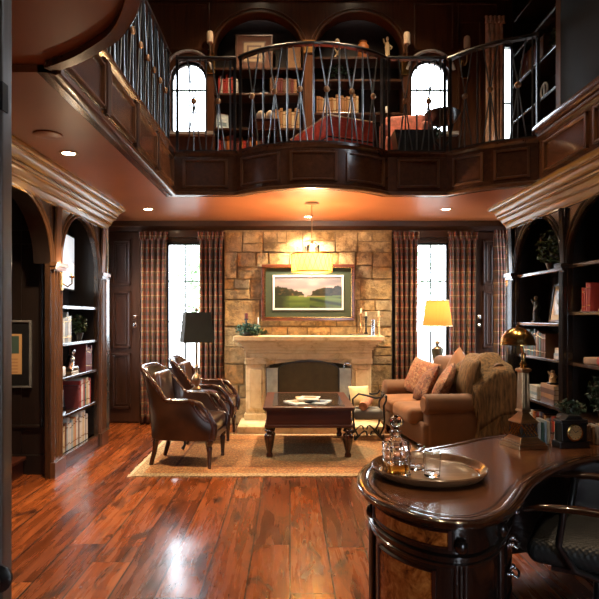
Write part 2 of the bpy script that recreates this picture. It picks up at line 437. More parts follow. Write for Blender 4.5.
def tag(o, label, cat, group=None, kind=None):
    o['label'] = label; o['category'] = cat
    if group: o['group'] = group
    if kind: o['kind'] = kind
    return o
def thing(name, label, cat, loc=(0, 0, 0), rz=0, group=None):
    o = bpy.data.objects.new(name, None); o.empty_display_size = .1; COL.objects.link(o)
    o.location = loc; o.rotation_euler = (0, 0, rz); return tag(o, label, cat, group)
def struct(o, label=None, cat=None):
    o['kind'] = 'structure'
    if label: o['label'] = label
    if cat: o['category'] = cat
    return o
def copy_tree(o, parent=None):
    c = o.copy(); COL.objects.link(c); c.parent = parent
    for ch in list(o.children): copy_tree(ch, c)
    return c
def arc(c, r, a0, a1, n=12, ry=None):
    ry = r if ry is None else ry
    return [(c[0]+r*cos(radians(a0+(a1-a0)*i/n)), c[1]+ry*sin(radians(a0+(a1-a0)*i/n))) for i in range(n+1)]
def smooth_path(P, n=6, closed=False):
    P = [Vector(p) for p in P]; out = []; N = len(P)
    for i in range(N if closed else N-1):
        g = lambda k: P[k % N] if closed else P[max(0, min(N-1, k))]
        a, b, c, d = g(i-1), g(i), g(i+1), g(i+2)
        for j in range(n):
            t = j/n; out.append(.5*((2*b)+(c-a)*t+(2*a-5*b+4*c-d)*t*t+(3*b-a-3*c+d)*t**3))
    if not closed: out.append(P[-1])
    return out
def RZ(a): return Matrix.Rotation(a, 3, 'Z')
def RX(a): return Matrix.Rotation(a, 3, 'X')
def RY(a): return Matrix.Rotation(a, 3, 'Y')
ORD = ['', 'first', 'second', 'third', 'fourth', 'fifth', 'sixth', 'seventh', 'eighth', 'ninth', 'tenth', 'eleventh', 'twelfth', 'thirteenth', 'fourteenth', 'fifteenth',
       'sixteenth', 'seventeenth', 'eighteenth', 'nineteenth', 'twentieth', 'twenty-first', 'twenty-second', 'twenty-third', 'twenty-fourth', 'twenty-fifth', 'twenty-sixth']
# ------------------------------------------------------------------ camera, world
cam = bpy.data.cameras.new('camera'); co = bpy.data.objects.new('camera', cam); COL.objects.link(co)
co.location = (0, 0, EYE); co.rotation_euler = (pi/2, 0, 0)
cam.sensor_width = 36; cam.lens = F/599*36; cam.shift_x = (299.5-CX)/599; cam.shift_y = (CY-299.5)/599; cam.clip_start = .05
S.camera = co
S.view_settings.view_transform = 'Standard'; S.view_settings.look = 'None'; S.view_settings.gamma = 1; S.view_settings.use_curve_mapping = False
S.view_settings.exposure = 1.05
wd = bpy.data.worlds.new('sky'); S.world = wd; wd.use_nodes = True
bg = wd.node_tree.nodes['Background']; bg.inputs[0].default_value = (.80, .90, 1., 1); bg.inputs[1].default_value = 8.5

XL, XR, YF = -2.15, 2.55, 7.95       # bookcase faces and far wall
ZC = 2.75; ZU = 3.15                 # lower ceiling, upper floor
def portal(x, y, z, sx, sz, nrm):
    l = bpy.data.lights.new('window_portal', 'AREA'); l.shape = 'RECTANGLE'; l.size = sx; l.size_y = sz; l.cycles.is_portal = True
    o = bpy.data.objects.new('window_portal', l); COL.objects.link(o); o.location = (x, y, z)
    o.rotation_euler = Vector(nrm).to_track_quat('-Z', 'Y').to_euler() if abs(nrm[1]) < .5 else ((pi/2, 0, 0) if nrm[1] > 0 else (-pi/2, 0, 0))

# ------------------------------------------------------------------ floor, ceilings
struct(MB().box(-5, 3.4, -3.2, 8.4, -.12, 0).build('floor', M['floor'], smooth=0))
bridge = [(-1.24, 6.18), (-.565, 6.18)]
# circular bulge of the bridge
def bow(a, b, h, n=16):
    a = Vector(a); b = Vector(b); c = (b-a).length; R = (c*c/4+h*h)/(2*h); m = (a+b)/2; d = (b-a).normalized(); nn = Vector((d.y, -d.x))
    ctr = m-nn*(R-h); a0 = math.asin(c/2/R)
    return [tuple(ctr+nn*R*cos(t)+d*R*sin(t)) for t in [-a0+2*a0*i/n for i in range(n+1)]]
B1 = bow((-.565, 6.18), (1.04, 6.18), .34)
B2 = [tuple(p) for p in smooth_path([(1.68, 6.2), (1.86, 6.0), (2.05, 5.85), (2.26, 5.74), (2.43, 5.66)], 4)]
LFT = [(-1.24, 3.07), (-1.24, 6.18)]
RGT = [(2.43, 5.66), (2.43, -3)]
FAS = LFT + B1 + B2 + RGT[1:]
LAND = smooth_path([(-1.25, 3.07), (-1.10, 2.98), (-.94, 2.85), (-.76, 2.66), (-.61, 2.37), (-.56, 2.1), (-.55, 1.8)], 4)
LAND = [tuple(p) for p in LAND] + [(-.55, -3)]
c = MB()
c.prism([(-2.7, 3.07), (-2.7, 8.0), (-1.24, 8.0), (-1.24, 3.07)], ZC, ZU)
c.prism([(-1.24, 8.0)] + [(-1.24, 6.18)] + B1 + B2 + [(2.43, 8.0)], ZC, ZU)
c.prism([(2.43, 8.0), (2.43, -3.0), (3.2, -3.0), (3.2, 8.0)], ZC, ZU)
c.prism([(-2.7, 3.07)] + LAND + [(-2.7, -3)], ZC+.04, ZU)
c.box(-5, -2.7, -3.0, 5.6, ZC, ZU)
struct(c.build('ceiling', M['ceiling'], smooth=0))
struct(MB().box(-2.9, 3.5, -3.2, 8.6, 6.3, 6.4).build('ceiling_upper', M['panel_up'], smooth=0))
# lip of the round landing
lip = [(-o_, z_) for o_, z_ in [(0, ZC), (.012, ZC+.02), (.012, ZC+.1), (.03, ZC+.12), (.03, ZU+.07), (-.10, ZU+.07), (-.055, ZC+.05), (-.06, ZC)]][::-1]
struct(MB().sweep(LAND, lip).build('trim_1', M['panel_y'], smooth=40), 'curved dark wood rim of the round landing overhead', 'trim')

# ------------------------------------------------------------------ fascia of the gallery
prof = [(-.05, ZC-.001), (.006, ZC-.001), (.006, 3.155), (.02, 3.168), (.03, 3.18), (.04, 3.184), (.04, 3.205), (-.1, 3.205), (-.1, ZC)]
struct(MB().sweep(FAS, [(-.045, ZC-.004), (.0, ZC-.014), (.028, ZC-.006), (.03, ZC+.02), (.016, ZC+.032), (.004, ZC+.04)]).build('trim_12', M['pilaster'], smooth=40), 'rounded lip along the bottom of the gallery fascia', 'trim')
fas = MB().sweep(FAS, prof)
fob = struct(fas.build('trim_2', M['panel_y'], smooth=30), 'dark panelled fascia of the gallery and bridge', 'trim')
def plen(P): return sum((Vector(P[i+1])-Vector(P[i])).length for i in range(len(P)-1))
def pat(P, s):
    for i in range(len(P)-1):
        a = Vector(P[i]); b = Vector(P[i+1]); l = (b-a).length
        if s <= l or i == len(P)-2:
            d = (b-a)/l; return a+d*s, d
        s -= l
def sub(P, s0, s1, n=None):
    n = n or max(2, int((s1-s0)/.06)+1)
    return [tuple(pat(P, s0+(s1-s0)*i/(n-1))[0]) for i in range(n)]
def frame_on(mb, P, s0, s1, z0, z1, w=.028, o=.022, base=.0):
    pr = lambda a, b: [(base, a), (base+o, a+.008), (base+o, b-.008), (base, b)]
    for a, b in ((z0, z0+w), (z1-w, z1)): mb.sweep(sub(P, s0, s1), pr(a, b))
    for a, b in ((s0, s0+w), (s1-w, s1)): mb.sweep(sub(P, a, b, 2), [(base, z0), (base+o, z0), (base+o, z1), (base, z1)])
def panels(P, n, m0=.08, gap=.1, z0=2.825, z1=3.125, base=.006, mb=None):
    L_ = plen(P); w = (L_-2*m0-gap*(n-1))/n; mb = mb or MB()
    for i in range(n):
        a = m0+i*(w+gap); frame_on(mb, P, a, a+w, z0, z1, base=base)
    return mb
fr = MB()
for P, n in (([(-1.24, 3.1), (-1.24, 6.15)], 4), ([(-1.22, 6.18), (-.58, 6.18)], 1), (B1, 3), ([(1.06, 6.18), (1.67, 6.18)], 1), (B2, 2), ([(2.43, 5.6), (2.43, 1.)], 5)):
    panels(P, n, mb=fr)
fr.build('panel_moulding', M['pilaster'], fob, smooth=30)
st = MB()
for k in range(1, 4):       # paired stiles between the panels of the left fascia
    yy = 3.1+.08+k*((3.05-.16-.3)/4+.1)-.05
    st.box(-1.234, -1.205, yy-.035, yy+.035, 2.80, 3.16)
st.build('fascia_stile', M['panel'], fob, smooth=0, bevel=.006)
# grip ledge of the right hand gallery
struct(MB().sweep([(2.43, 5.7), (2.43, -3)], [(-.08, 3.23), (.03, 3.23), (.05, 3.25), (.05, 3.29), (.03, 3.33), (-.08, 3.34)]).build('trim_3', M['panel_y'], smooth=50), 'broad polished ledge above the right hand fascia', 'trim')

# ------------------------------------------------------------------ far wall
w = MB()
w.box(-2.7, -1.70, YF, YF+.2, 0, ZU); w.box(-1.70, -1.19, YF, YF+.2, 0, .72); w.box(-1.70, -1.19, YF, YF+.2, 2.47, ZU)
w.box(-1.19, 1.70, YF, YF+.2, 0, ZU); w.box(1.70, 2.18, YF, YF+.2, 0, .72); w.box(1.70, 2.18, YF, YF+.2, 2.47, ZU); w.box(2.18, 2.93, YF, YF+.2, 0, ZU); w.box(3.07, 3.4, YF, YF+.2, 0, ZU); w.box(2.93, 3.07, YF, YF+.2, 0, .25); w.box(2.93, 3.07, YF, YF+.2, 2.5, ZU)
struct(w.build('wall_back', M['panel'], smooth=0))
w = MB()
def arch_top(mb, xa, xb, zs, zc, zt, y0, y1, n=16):
    A = arc(((xa+xb)/2, zs), (xb-xa)/2, 180, 0, n, zc-zs)
    mb.prism([(xa, zt)]+A+[(xb, zt)], y0, y1, 'y')
Zt = 6.3
for a, b in ((-2.7, -1.64), (-1.14, -1.04), (.18, .33), (1.55, 1.65), (2.20, 2.92), (3.07, 3.4)): w.box(a, b, YF, YF+.2, ZU, Zt)
for a, b, q in ((-1.64, -1.14, 4.97), (1.65, 2.20, 5.0)):
    w.box(a, b, YF, YF+.2, ZU, 3.97); arch_top(w, a, b, 4.72, q, Zt, YF, YF+.2)
for a, b in ((-1.04, .18), (.33, 1.55)): arch_top(w, a, b, 5.06, 5.62, Zt, YF, YF+.2)
w.box(2.92, 3.07, YF, YF+.2, ZU, 3.75); w.box(2.92, 3.07, YF, YF+.2, 5.2, Zt)
struct(w.build('wall_back_upper', M['panel_up'], smooth=30))
# crown and header over the far windows
t = MB().sweep([(-2.5, YF), (3.12, YF)], [(0, 2.62), (.04, 2.62), (.05, 2.65), (.08, 2.68), (.09, 2.75), (0, 2.75)])
t.box(-2.02, -.9, YF-.09, YF, 2.53, 2.62); t.box(1.4, 2.5, YF-.09, YF, 2.53, 2.62)
struct(t.build('trim_4', M['panel_x'], smooth=30))
t = MB().box(-2.5, -.9, YF-.03, YF, 0, .16).box(1.39, 2.95, YF-.03, YF, 0, .16)
struct(t.build('baseboard_back', M['panel_x'], smooth=0, bevel=.008))
# panel moulding under the windows, beside the doors and along the upper wall
t = MB()
def rect_frame(mb, x0, x1, z0, z1, y, wd_=.03, dp=.02, sgn=-1):
    ya, yb = sorted((y, y+sgn*dp))
    mb.box(x0, x1, ya, yb, z0, z0+wd_); mb.box(x0, x1, ya, yb, z1-wd_, z1); mb.box(x0, x0+wd_, ya, yb, z0, z1); mb.box(x1-wd_, x1, ya, yb, z0, z1)
rect_frame(t, -1.66, -1.23, .22, .66, YF); rect_frame(t, 1.74, 2.14, .22, .66, YF)
for a, b in ((-2.3, -2.0), (2.3, 2.62)): rect_frame(t, a, b, 3.3, 5.5, YF)
for a, b in ((-2.45, -2.1), (-2.05, -1.1), (1.7, 2.25), (2.3, 2.85)): rect_frame(t, a, b, 5.1 if abs(a) > 2 else 5.1, 5.75, YF)
struct(t.build('trim_5', M['panel_up'], smooth=0, bevel=.006))
struct(MB().sweep([(-2.5, YF), (3.0, YF)], [(0, 5.78), (.05, 5.78), (.07, 5.82), (.12, 5.88), (.13, 5.92), (.2, 6.0), (.2, 6.06), (0, 6.06)]).build('trim_6', M['panel_up'], smooth=30))

# ------------------------------------------------------------------ windows
wn = [0]
def sash(x0, x1, z0, z1, y, cols, rows, archz=None, label='', axis='y'):
    wn[0] += 1
    f = MB(); g = MB(); q = .03
    def B(a, b, z_0, z_1, d0, d1, mb=f): mb.box(a, b, y+d0, y+d1, z_0, z_1) if axis == 'y' else mb.box(y+d0, y+d1, a, b, z_0, z_1)
    zt = archz or z1
    B(x0, x0+q, z0, zt, .05, .11); B(x1-q, x1, z0, zt, .05, .11); B(x0, x1, z0, z0+q, .05, .11)
    if archz:
        A = [(a, b) for a, b in arc(((x0+x1)/2, archz), (x1-x0)/2-q/2, 0, 180, 20, z1-archz-q/2)]
        f.tube([(a, y+.08, b) for a, b in A], .022, 6)
    else: B(x0, x1, z1-q, z1, .05, .11)
    for i in range(1, cols): a = x0+(x1-x0)*i/cols; B(a-.009, a+.009, z0, z1-.01, .06, .095)
    for z in rows: B(x0, x1, z-.009, z+.009, .06, .095)
    o = struct(f.build('window_%d' % wn[0], M['black'], smooth=30), label, 'window')
    if archz: g.prism([(x0, z0), (x0, archz)]+[(a, b) for a, b in arc(((x0+x1)/2, archz), (x1-x0)/2, 180, 0, 16, z1-archz)][1:]+[(x1, z0)], y+.074, y+.08, 'y')
    else: B(x0+.01, x1-.01, z0+.01, z1-.01, .074, .08, g)
    g.build('pane', M['pane'], o, smooth=0)
    return o
sash(-1.70, -1.19, .72, 2.47, YF, 2, (1.38, 1.94), None, 'left ground floor sash window behind the black lamp shade')
sash(1.70, 2.18, .72, 2.47, YF, 2, (1.38, 1.94), None, 'right ground floor sash window behind the amber lamp')
sash(-1.64, -1.14, 3.97, 4.97, YF, 2, (4.58,), 4.72, 'left arched window above the gallery')
sash(1.65, 2.20, 3.97, 5.0, YF, 2, (4.58,), 4.72, 'right arched window above the gallery')
sash(2.92, 3.07, 3.75, 5.2, YF, 1, (4.4,), None, 'narrow upstairs window at the right corner')
sash(7.0, 7.75, .75, 2.45, -2.62, 2, (1.3, 1.87), None, 'side window in the left corner', 'x')
sash(2.93, 3.07, .25, 2.5, YF, 1, (1.0, 1.75), None, 'narrow ground floor window at the right corner')
portal(3.0, YF+.17, 1.4, .14, 2.25, (0, -1, 0))
sash(7.0, 7.75, .75, 2.45, 3.12, 2, (1.3, 1.87), None, 'side window in the right corner', 'x')
portal(-1.445, YF+.17, 1.6, .51, 1.75, (0, -1, 0)); portal(1.94, YF+.17, 1.6, .48, 1.75, (0, -1, 0))
portal(-1.39, YF+.17, 4.47, .5, 1., (0, -1, 0)); portal(1.92, YF+.17, 4.47, .5, 1., (0, -1, 0)); portal(2.995, YF+.17, 4.47, .15, 1.45, (0, -1, 0))
portal(-2.68, 7.375, 1.6, .75, 1.7, (1, 0, 0)); portal(3.30, 7.375, 1.6, .75, 1.7, (-1, 0, 0))
# hood mouldings round the arched windows, pale colour painting in the lit reveal
t = MB()
for cx in (-1.39, 1.925):
    A = arc((cx, 4.76), .33, 12, 168, 20, .33); t.tube([(a, YF-.01, b) for a, b in A], .024, 8)
    t.box(cx-.36, cx+.36, YF-.1, YF, 3.92, 3.965)
struct(t.build('trim_7', M['hood'], smooth=60), 'arched moulding round the upstairs windows', 'trim')

# ------------------------------------------------------------------ left and right walls of the alcove and gallery
w = MB()
w.box(-2.62, -2.5, 6.75, 7.0, 0, ZC); w.box(-2.62, -2.5, 7.75, YF, 0, ZC); w.box(-2.62, -2.5, 7.0, 7.75, 0, .75); w.box(-2.62, -2.5, 7.0, 7.75, 2.45, ZC)
w.box(-2.62, -2.5, 5.35, 6.75, 0, ZC); w.box(-2.62, -2.5, -3, YF, ZU, Zt)
w.box(-2.3, XL-.0, -3, 3.95, 0, ZC)
A = arc((4.575, 1.93), .625, 180, 0, 20, .55)
w.prism([(3.95, ZC)]+A+[(5.2, ZC)], -2.3, XL, 'x')
w.box(-4.6, -4.5, -3, 5.5, 0, ZC); w.box(-4.5, -2.3, -3, -2.9, 0, ZC)
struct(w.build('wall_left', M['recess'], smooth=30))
# panelled wall of the side hall that faces the room through the left arch
w = MB().box(-4.5, -2.2, 5.36, 5.5, 0, ZC); rect_frame(w, -3.6, -2.28, .43, 2.15, 5.36, .026, .022)
w.box(-4.5, -2.2, 5.335, 5.36, 0, .18); w.box(-4.5, -2.2, 5.34, 5.36, 2.25, 2.28)
struct(w.build('wall_hall', M['recess'], smooth=0, bevel=.003))
w = MB()
w.box(3.12, 3.24, 6.75, 7.0, 0, ZC); w.box(3.12, 3.24, 7.75, YF, 0, ZC); w.box(3.12, 3.24, 7.0, 7.75, 0, .75); w.box(3.12, 3.24, 7.0, 7.75, 2.45, ZC)
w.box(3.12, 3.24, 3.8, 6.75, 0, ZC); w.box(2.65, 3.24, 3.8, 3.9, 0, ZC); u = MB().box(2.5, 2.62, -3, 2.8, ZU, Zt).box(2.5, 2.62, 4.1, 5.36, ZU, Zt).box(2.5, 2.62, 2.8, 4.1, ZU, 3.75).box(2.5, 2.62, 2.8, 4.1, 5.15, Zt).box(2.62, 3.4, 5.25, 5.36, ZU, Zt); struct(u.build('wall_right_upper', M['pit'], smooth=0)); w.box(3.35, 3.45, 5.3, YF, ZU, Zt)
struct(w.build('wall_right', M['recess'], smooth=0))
# wall behind the camera with an unseen window added for fill light
w = MB()
w.box(-2.3, 3.1, -3.15, -3, 0, .5); w.box(-2.3, 3.1, -3.15, -3, 2.45, 3.5); w.box(-2.6, 3.1, -3.15, -3, 5.6, Zt)
for a, b in ((-2.6, 1.1), (1.9, 3.4)): w.box(a, b, -3.15, -3, .5, 2.45)
w.box(-2.6, 3.4, -3.15, -3, 3.5, 5.6)
struct(w.build('wall_front', M['panel_up'], smooth=0))
w2 = MB().box(XR, 2.65, -3, 3.9, 0, ZC)
struct(w2.build('wall_right_near', M['recess'], smooth=0))
sash(2.8, 4.1, 3.75, 5.15, 2.5, 3, (4.45,), None, 'added unseen high window in the upper right wall', 'x')  # window added out of view to put highlights on desk edge and chair
portal(2.68, 3.45, 4.45, 1.3, 1.4, (-1, 0, 0))
portal(1.5, -3.1, 1.475, .8, 1.95, (0, 1, 0))
for z0, z1 in ((.5, 2.45),):
    for a, b in ((1.1, 1.9),):
        sash(a, b, z0, z1, -3.14, 3, (z0+(z1-z0)/3, z0+(z1-z0)*2/3), None, 'added unseen tall window behind the viewer')  # out-of-view window added as daylight fill for the near part of the room

# cornices over the bookcases
cp = [(0,2.46),(.015,2.46),(.015,2.475),(.024,2.482),(.03,2.50),(.045,2.518),(.05,2.52),(.05,2.535),(.06,2.54),(.064,2.56),(.078,2.58),(.092,2.588),(.092,2.60),(.104,2.603),(.112,2.615),(.104,2.628),(.116,2.63),(.116,2.643),(.124,2.66),(.142,2.68),(.158,2.688),(.158,2.70),(.172,2.703),(.182,2.716),(.182,2.748),(0,2.748)]
struct(MB().sweep([(XL, -3), (XL, 6.75), (-2.5, 6.75)], cp).build('trim_8', M['cornice'], smooth=25), 'bronzed stepped cornice over the left bookcase', 'trim')
struct(MB().sweep([(3.12, 6.75), (XR, 6.75), (XR, -3)], cp).build('trim_9', M['cornice'], smooth=25), 'bronzed stepped cornice over the right bookcase', 'trim')

# ------------------------------------------------------------------ arched bookcases
def bookcase(name, label, X, sg, bays, piers, back, yend, dark=False):
    """sg = +1 when the case faces +x"""
    t = thing(name, label, 'bookcase', (X, 0, 0))
    f = MB(); bx = lambda mb, a, b, y0, y1, z0, z1: mb.box(min(a*sg, b*sg), max(a*sg, b*sg), y0, y1, z0, z1)
    D = abs(back-X)
    for y0, y1 in piers: bx(f, -.05, 0, y0, y1, 0, 2.48)
    mo = MB()
    for (y0, y1, shelves) in bays:
        A = arc(((y0+y1)/2, 1.93), (y1-y0)/2, 180, 0, 20, .53)
        f.prism([(y0, 2.48)]+A+[(y1, 2.48)], min(-.05*sg, 0), max(-.05*sg, 0), 'x')
        for e in (.0, .05): mo.tube([(.004*sg, a, b) for a, b in arc(((y0+y1)/2, 1.93), (y1-y0)/2+.015+e, 180, 0, 24, .545+e)], .014-.1*e, 6)
        if shelves:
            bx(f, -.06, .02, y0-.02, y1+.02, 0, .14)
    f.build('face_frame', M['case'] if dark else M['case_l'], t, smooth=30, bevel=.004)
    mo.build('arch_moulding', M['case'] if dark else M['pilaster'], t, smooth=60)
    b = MB()
    for (y0, y1, shelves) in bays:
        if not shelves: continue
        bx(b, -D, -D+.02, y0-.1, y1+.1, 0, 2.6); bx(b, -D, -.05, y0-.03, y0, 0, 2.6); bx(b, -D, -.05, y1, y1+.03, 0, 2.6)
        bx(b, -D, -.05, y0, y1, 2.5, 2.52)
    bx(b, -D, -.05, yend-.04, yend-.02, 0, 2.48)
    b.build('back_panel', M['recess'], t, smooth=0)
    for (y0, y1, shelves) in bays:
        for z in shelves or []:
            s_ = MB(); bx(s_, -D+.02, -.012, y0, y1, z-.032, z); s_.build('shelf', M['shelf'], t, smooth=0, bevel=.005)
    for y0, y1 in piers:        # moulded pilaster strips and capital
        p = MB(); yc = (y0+y1)/2; wdt = (y1-y0)*.5
        bx(p, 0, .025, yc-wdt*.8, yc+wdt*.8, .14, 1.88)
        for k in (-.45, 0, .45): p.tube([(.03*sg, yc+wdt*k, .18), (.03*sg, yc+wdt*k, 1.87)], .012, 6)
        bx(p, 0, .05, yc-wdt, yc+wdt, 1.88, 1.91); bx(p, 0, .065, yc-wdt-.01, yc+wdt+.01, 1.91, 1.945); bx(p, 0, .045, y0, y1, 0, .14)
        for k in (-.3, 0, .3): p.tube([(.012*sg, yc+wdt*k, 1.95), (.02*sg, yc+wdt*k*.8, 2.2), (.03*sg, yc+wdt*k*.8, 2.46)], .02, 6)
        p.build('pilaster', M['case'] if dark else M['pilaster'], t, smooth=50)
    cl = MB().cbox((.012*sg, yend-.03, 1.02), (.05, .075, 1.76), RZ(-.6*sg)).lathe([(.05, 0), (.055, .02), (.04, .05)], (.012*sg, yend-.012, 1.9), 12)
    cl.tube([(.012*sg, yend-.012, 1.95), (.012*sg, yend-.012, 2.47)], .03, 12)
    cl.build('corner_column', M['black'], t, smooth=50) if False else cl.build('corner_column', M['lacquer'], t, smooth=30, bevel=.006)
    return t
bookcase('arched_bookcase', 'dark arched bookcase against the left wall, beside the side hall', XL, 1, [(5.45, 6.5, (.14, .51, .87, 1.2, 1.56))], [(5.2, 5.45), (6.5, 6.73)], -2.5, 6.75)
bookcase('arched_bookcase', 'dark two-arch bookcase against the right wall, behind the desk', XR, -1,
         [(5.45, 6.55, (.2, .58, 1.04, 1.39, 1.92)), (4.1, 5.33, (.2, .57, 1.04, 1.5, 1.93))], [(5.33, 5.45), (6.55, 6.73), (3.9, 4.1)], 2.94, 6.75, True)
# moulded front end of the passage arch on the left
p = MB()
for e in (.015, .06): p.tube([(XL+.006, a, b) for a, b in arc((4.575, 1.93), .625+e, 180, 0, 24, .545+e)], .016, 6)
p.box(XL, XL+.03, 3.72, 3.93, 0, 1.9)
struct(p.build('trim_10', M['pilaster'], smooth=60), 'arched moulding of the passage to the side hall', 'trim')
# step up into the side hall
struct(MB().box(-4.4, -2.45, 4.93, 5.33, 0, .14).box(-4.4, -2.42, 4.9, 5.33, .14, .17).build('step_1', M['mahog'], smooth=0, bevel=.006), 'low wooden step inside the left arch', 'step')

# ------------------------------------------------------------------ panelled doors in the far corners
for i, (x0, x1, kx) in enumerate(((-2.47, -2.04, -2.1), (2.5, 2.84, 2.56))):
    d = MB().box(x0, x1, YF-.045, YF, .02, 2.6); 
    xa, xb = (x0+.04, x1-.13) if i == 0 else (x0+.12, x1-.03)
    for z0, z1 in ((.2, .95), (1.02, 1.8), (1.88, 2.5)):
        rect_frame(d, xa, xb, z0, z1, YF-.045, .03, .022); rect_frame(d, xa+.055, xb-.055, z0+.055, z1-.055, YF-.045, .012, .012)
    o = struct(d.build('door_%d' % (i+1), M['panel'], smooth=0, bevel=.004), 'tall panelled corner door at the far %s' % ('left', 'right')[i], 'door')
    for z in (1.335, 1.45):
        MB().lathe([(.02, 0), (.022, .01), (.012, .02), (.012, .035), (.026, .045), (.026, .06), (.012, .07)], (0, 0, 0), 14).build('door_knob', M['chrome'], o, loc=(kx, YF-.045, z), rot=(pi/2, 0, 0))

# door leaf standing open at the near left, seen almost edge on
d = MB().box(-1.42, -.615, 1.24, 1.285, .01, 2.6)
for z0, z1 in ((.25, 1.0), (1.2, 2.4)): rect_frame(d, -1.3, -.72, z0, z1, 1.24, .03, .015)
o = struct(d.build('door_3', wood('weathered_door_wood', (.10, .075, .055), .35, .4), smooth=0, bevel=.004), 'near door leaf standing open at the left edge', 'door')
MB().lathe([(.03, 0), (.03, .006), (.022, .01), (.01, .012), (.01, .03), (.02, .036), (.026, .05), (.022, .062), (.01, .068)], (0, 0, 0), 20).build('door_knob', M['black'], o, loc=(-.622, 1.24, .9), rot=(pi/2, 0, 0))
MB().lathe([(.009, 0), (.01, .004), (.006, .006)], (0, 0, 0), 14).build('key_cap', M['chrome'], o, loc=(-.622, 1.172, .9), rot=(pi/2, 0, 0))
MB().box(-.625, -.612, 1.235, 1.26, 1.9, 1.96).build('latch_plate', M['blackmat'], o, smooth=0)

# ------------------------------------------------------------------ railings
def railing(P, label, ph=0, m=0.06):
    t = thing('balcony_railing', label, 'railing')
    Q = []
    L_ = plen(P)
    off = [tuple(pat(P, L_*i/60)[0]+Vector((-pat(P, L_*i/60)[1].y, pat(P, L_*i/60)[1].x))*.04) for i in range(61)]
    prof = [(-.028, 4.205), (.028, 4.205), (.034, 4.222), (.02, 4.24), (-.02, 4.24), (-.034, 4.222)]
    MB().sweep(off, prof).build('top_rail', M['black'], t, smooth=50)
    MB().sweep(off, [(-.010, 3.222), (.010, 3.222), (.010, 3.24), (-.010, 3.24)]).build('bottom_rail', M['iron'], t, smooth=30)
    Lo = plen(off); n = max(1, round((Lo-2*m)/.25)); 
    for i in range(n):
        s0 = m+(Lo-2*m)*(i+.5)/n; 
        a, d = pat(off, s0); b0, _ = pat(off, max(0, s0-.075)); b1, _ = pat(off, min(Lo, s0+.075))
        cb = MB()
        for u, v in ((b0, b1), (b1, b0)):
            cb.tube([(u.x, u.y, 4.21), (a.x, a.y, 3.76), (v.x, v.y, 3.23)], .0075, 6)
        cb.tube([(a.x+d.y*.012, a.y-d.x*.012, 3.76), (a.x+d.y*.012, a.y-d.x*.012, 3.23)], .0075, 6)
        x_ = cb.build('crossed_baluster', M['steel'], t, smooth=60)
        MB().ball((0, 0, 0), (.033, .022, .033), 12, 6).build('rosette', M['rosette'], x_, loc=(a.x+d.y*.012, a.y-d.x*.012, 3.76), rz=math.atan2(d.y, d.x))
        a, d = pat(off, min(Lo, s0+(Lo-2*m)/n/2))
        MB().tube([(a.x, a.y, 3.205), (a.x, a.y, 4.21)], .009, 6).build('baluster', M['steel'], t, smooth=60)
    for e in (0.012, Lo-.012):
        a, d = pat(off, e); MB().box(a.x-.014, a.x+.014, a.y-.014, a.y+.014, 3.22, 4.25).build('post', M['iron'], t, smooth=0)
    return t
railing([(-1.24, 3.5), (-1.24, 6.1)], 'straight iron railing along the left gallery')
railing([(-1.22, 6.18), (-.58, 6.18)], 'short straight iron railing before the left arched window')
railing(B1, 'bowed iron railing at the middle of the bridge')
railing([(1.05, 6.18), (1.67, 6.18)], 'short straight iron railing in front of the plant stand')
railing(B2, 'curved iron railing at the right end of the bridge')
# pilaster strip at the end of the dark upper right wall
struct(MB().box(2.5, 2.56, 5.36, 5.46, ZU, Zt).build('trim_11', M['pilaster'], smooth=0, bevel=.005), 'brown upright trim at the corner of the upper right wall', 'trim')
# ------------------------------------------------------------------ chimney breast of rough stone
rng = random.Random(11)
X0, X1, YS = -.89, 1.38, YF-.10
b = MB()
def block(x0, x1, z0, z1):
    if z0 < 1.0 and x1 > -.28 and x0 < .76:          # firebox opening
        if x0 < -.28 and x1 > -.2 - .0: x1 = -.28
        elif x1 > .76: x0 = .76
        else: return
        if x1-x0 < .04: return
    g = .003; dp = rng.uniform(0, .03)
    vs = []
    n = 3
    for (ax, az) in ((x0+g, z0+g), (x1-g, z0+g), (x1-g, z1-g), (x0+g, z1-g)):
        vs.append((ax+rng.uniform(-.006, .006), YS+.02, az+rng.uniform(-.005, .005)))
    fr_ = []
    for q in vs: fr_.append((q[0]+(.007 if q[0] < (x0+x1)/2 else -.007), YS-.006-dp-rng.uniform(0, .012), q[2]+(.007 if q[2] < (z0+z1)/2 else -.007)))
    c = ((x0+x1)/2+rng.uniform(-.04, .04), YS-.016-dp-rng.uniform(0, .008), (z0+z1)/2)
    b.add(vs+fr_+[c], [(0, 1, 5, 4), (1, 2, 6, 5), (2, 3, 7, 6), (3, 0, 4, 7), (4, 5, 8), (5, 6, 8), (6, 7, 8), (7, 4, 8)])
z = 0
while z < 2.6:
    h = rng.choice([.17, .23, .28, .36]); h = min(h, 2.62-z)
    if h < .08: break
    x = X0
    while x < X1-.01:
        w_ = rng.uniform(.17, .5); 
        if X1-(x+w_) < .14: w_ = X1-x
        if h > .21 and rng.random() < .5:
            k = h*rng.uniform(.4, .6); w2 = w_*rng.uniform(.35, .65)
            block(x, x+w_, z, z+k)
            if w_ > .3: block(x, x+w2, z+k, z+h); block(x+w2, x+w_, z+k, z+h)
            else: block(x, x+w_, z+k, z+h)
        else: block(x, x+w_, z, z+h)
        x += w_
    z += h
t = thing('chimney_breast', 'rough tan ashlar stone wall behind the mantel and the painting', 'stone wall', ((X0+X1)/2, YF, 0))
t['kind'] = 'structure'
o = b.build('stonework', M['stone'], t, loc=(-(X0+X1)/2, -YF, 0), smooth=20)
mo = MB().box(X0, -.28, YS, YF, 0, 2.62).box(.76, X1, YS, YF, 0, 2.62).box(-.28, .76, YS, YF, 1.0, 2.62)
mo.build('mortar_bed', M['mortar'], t, loc=(-(X0+X1)/2, -YF, 0), smooth=0)

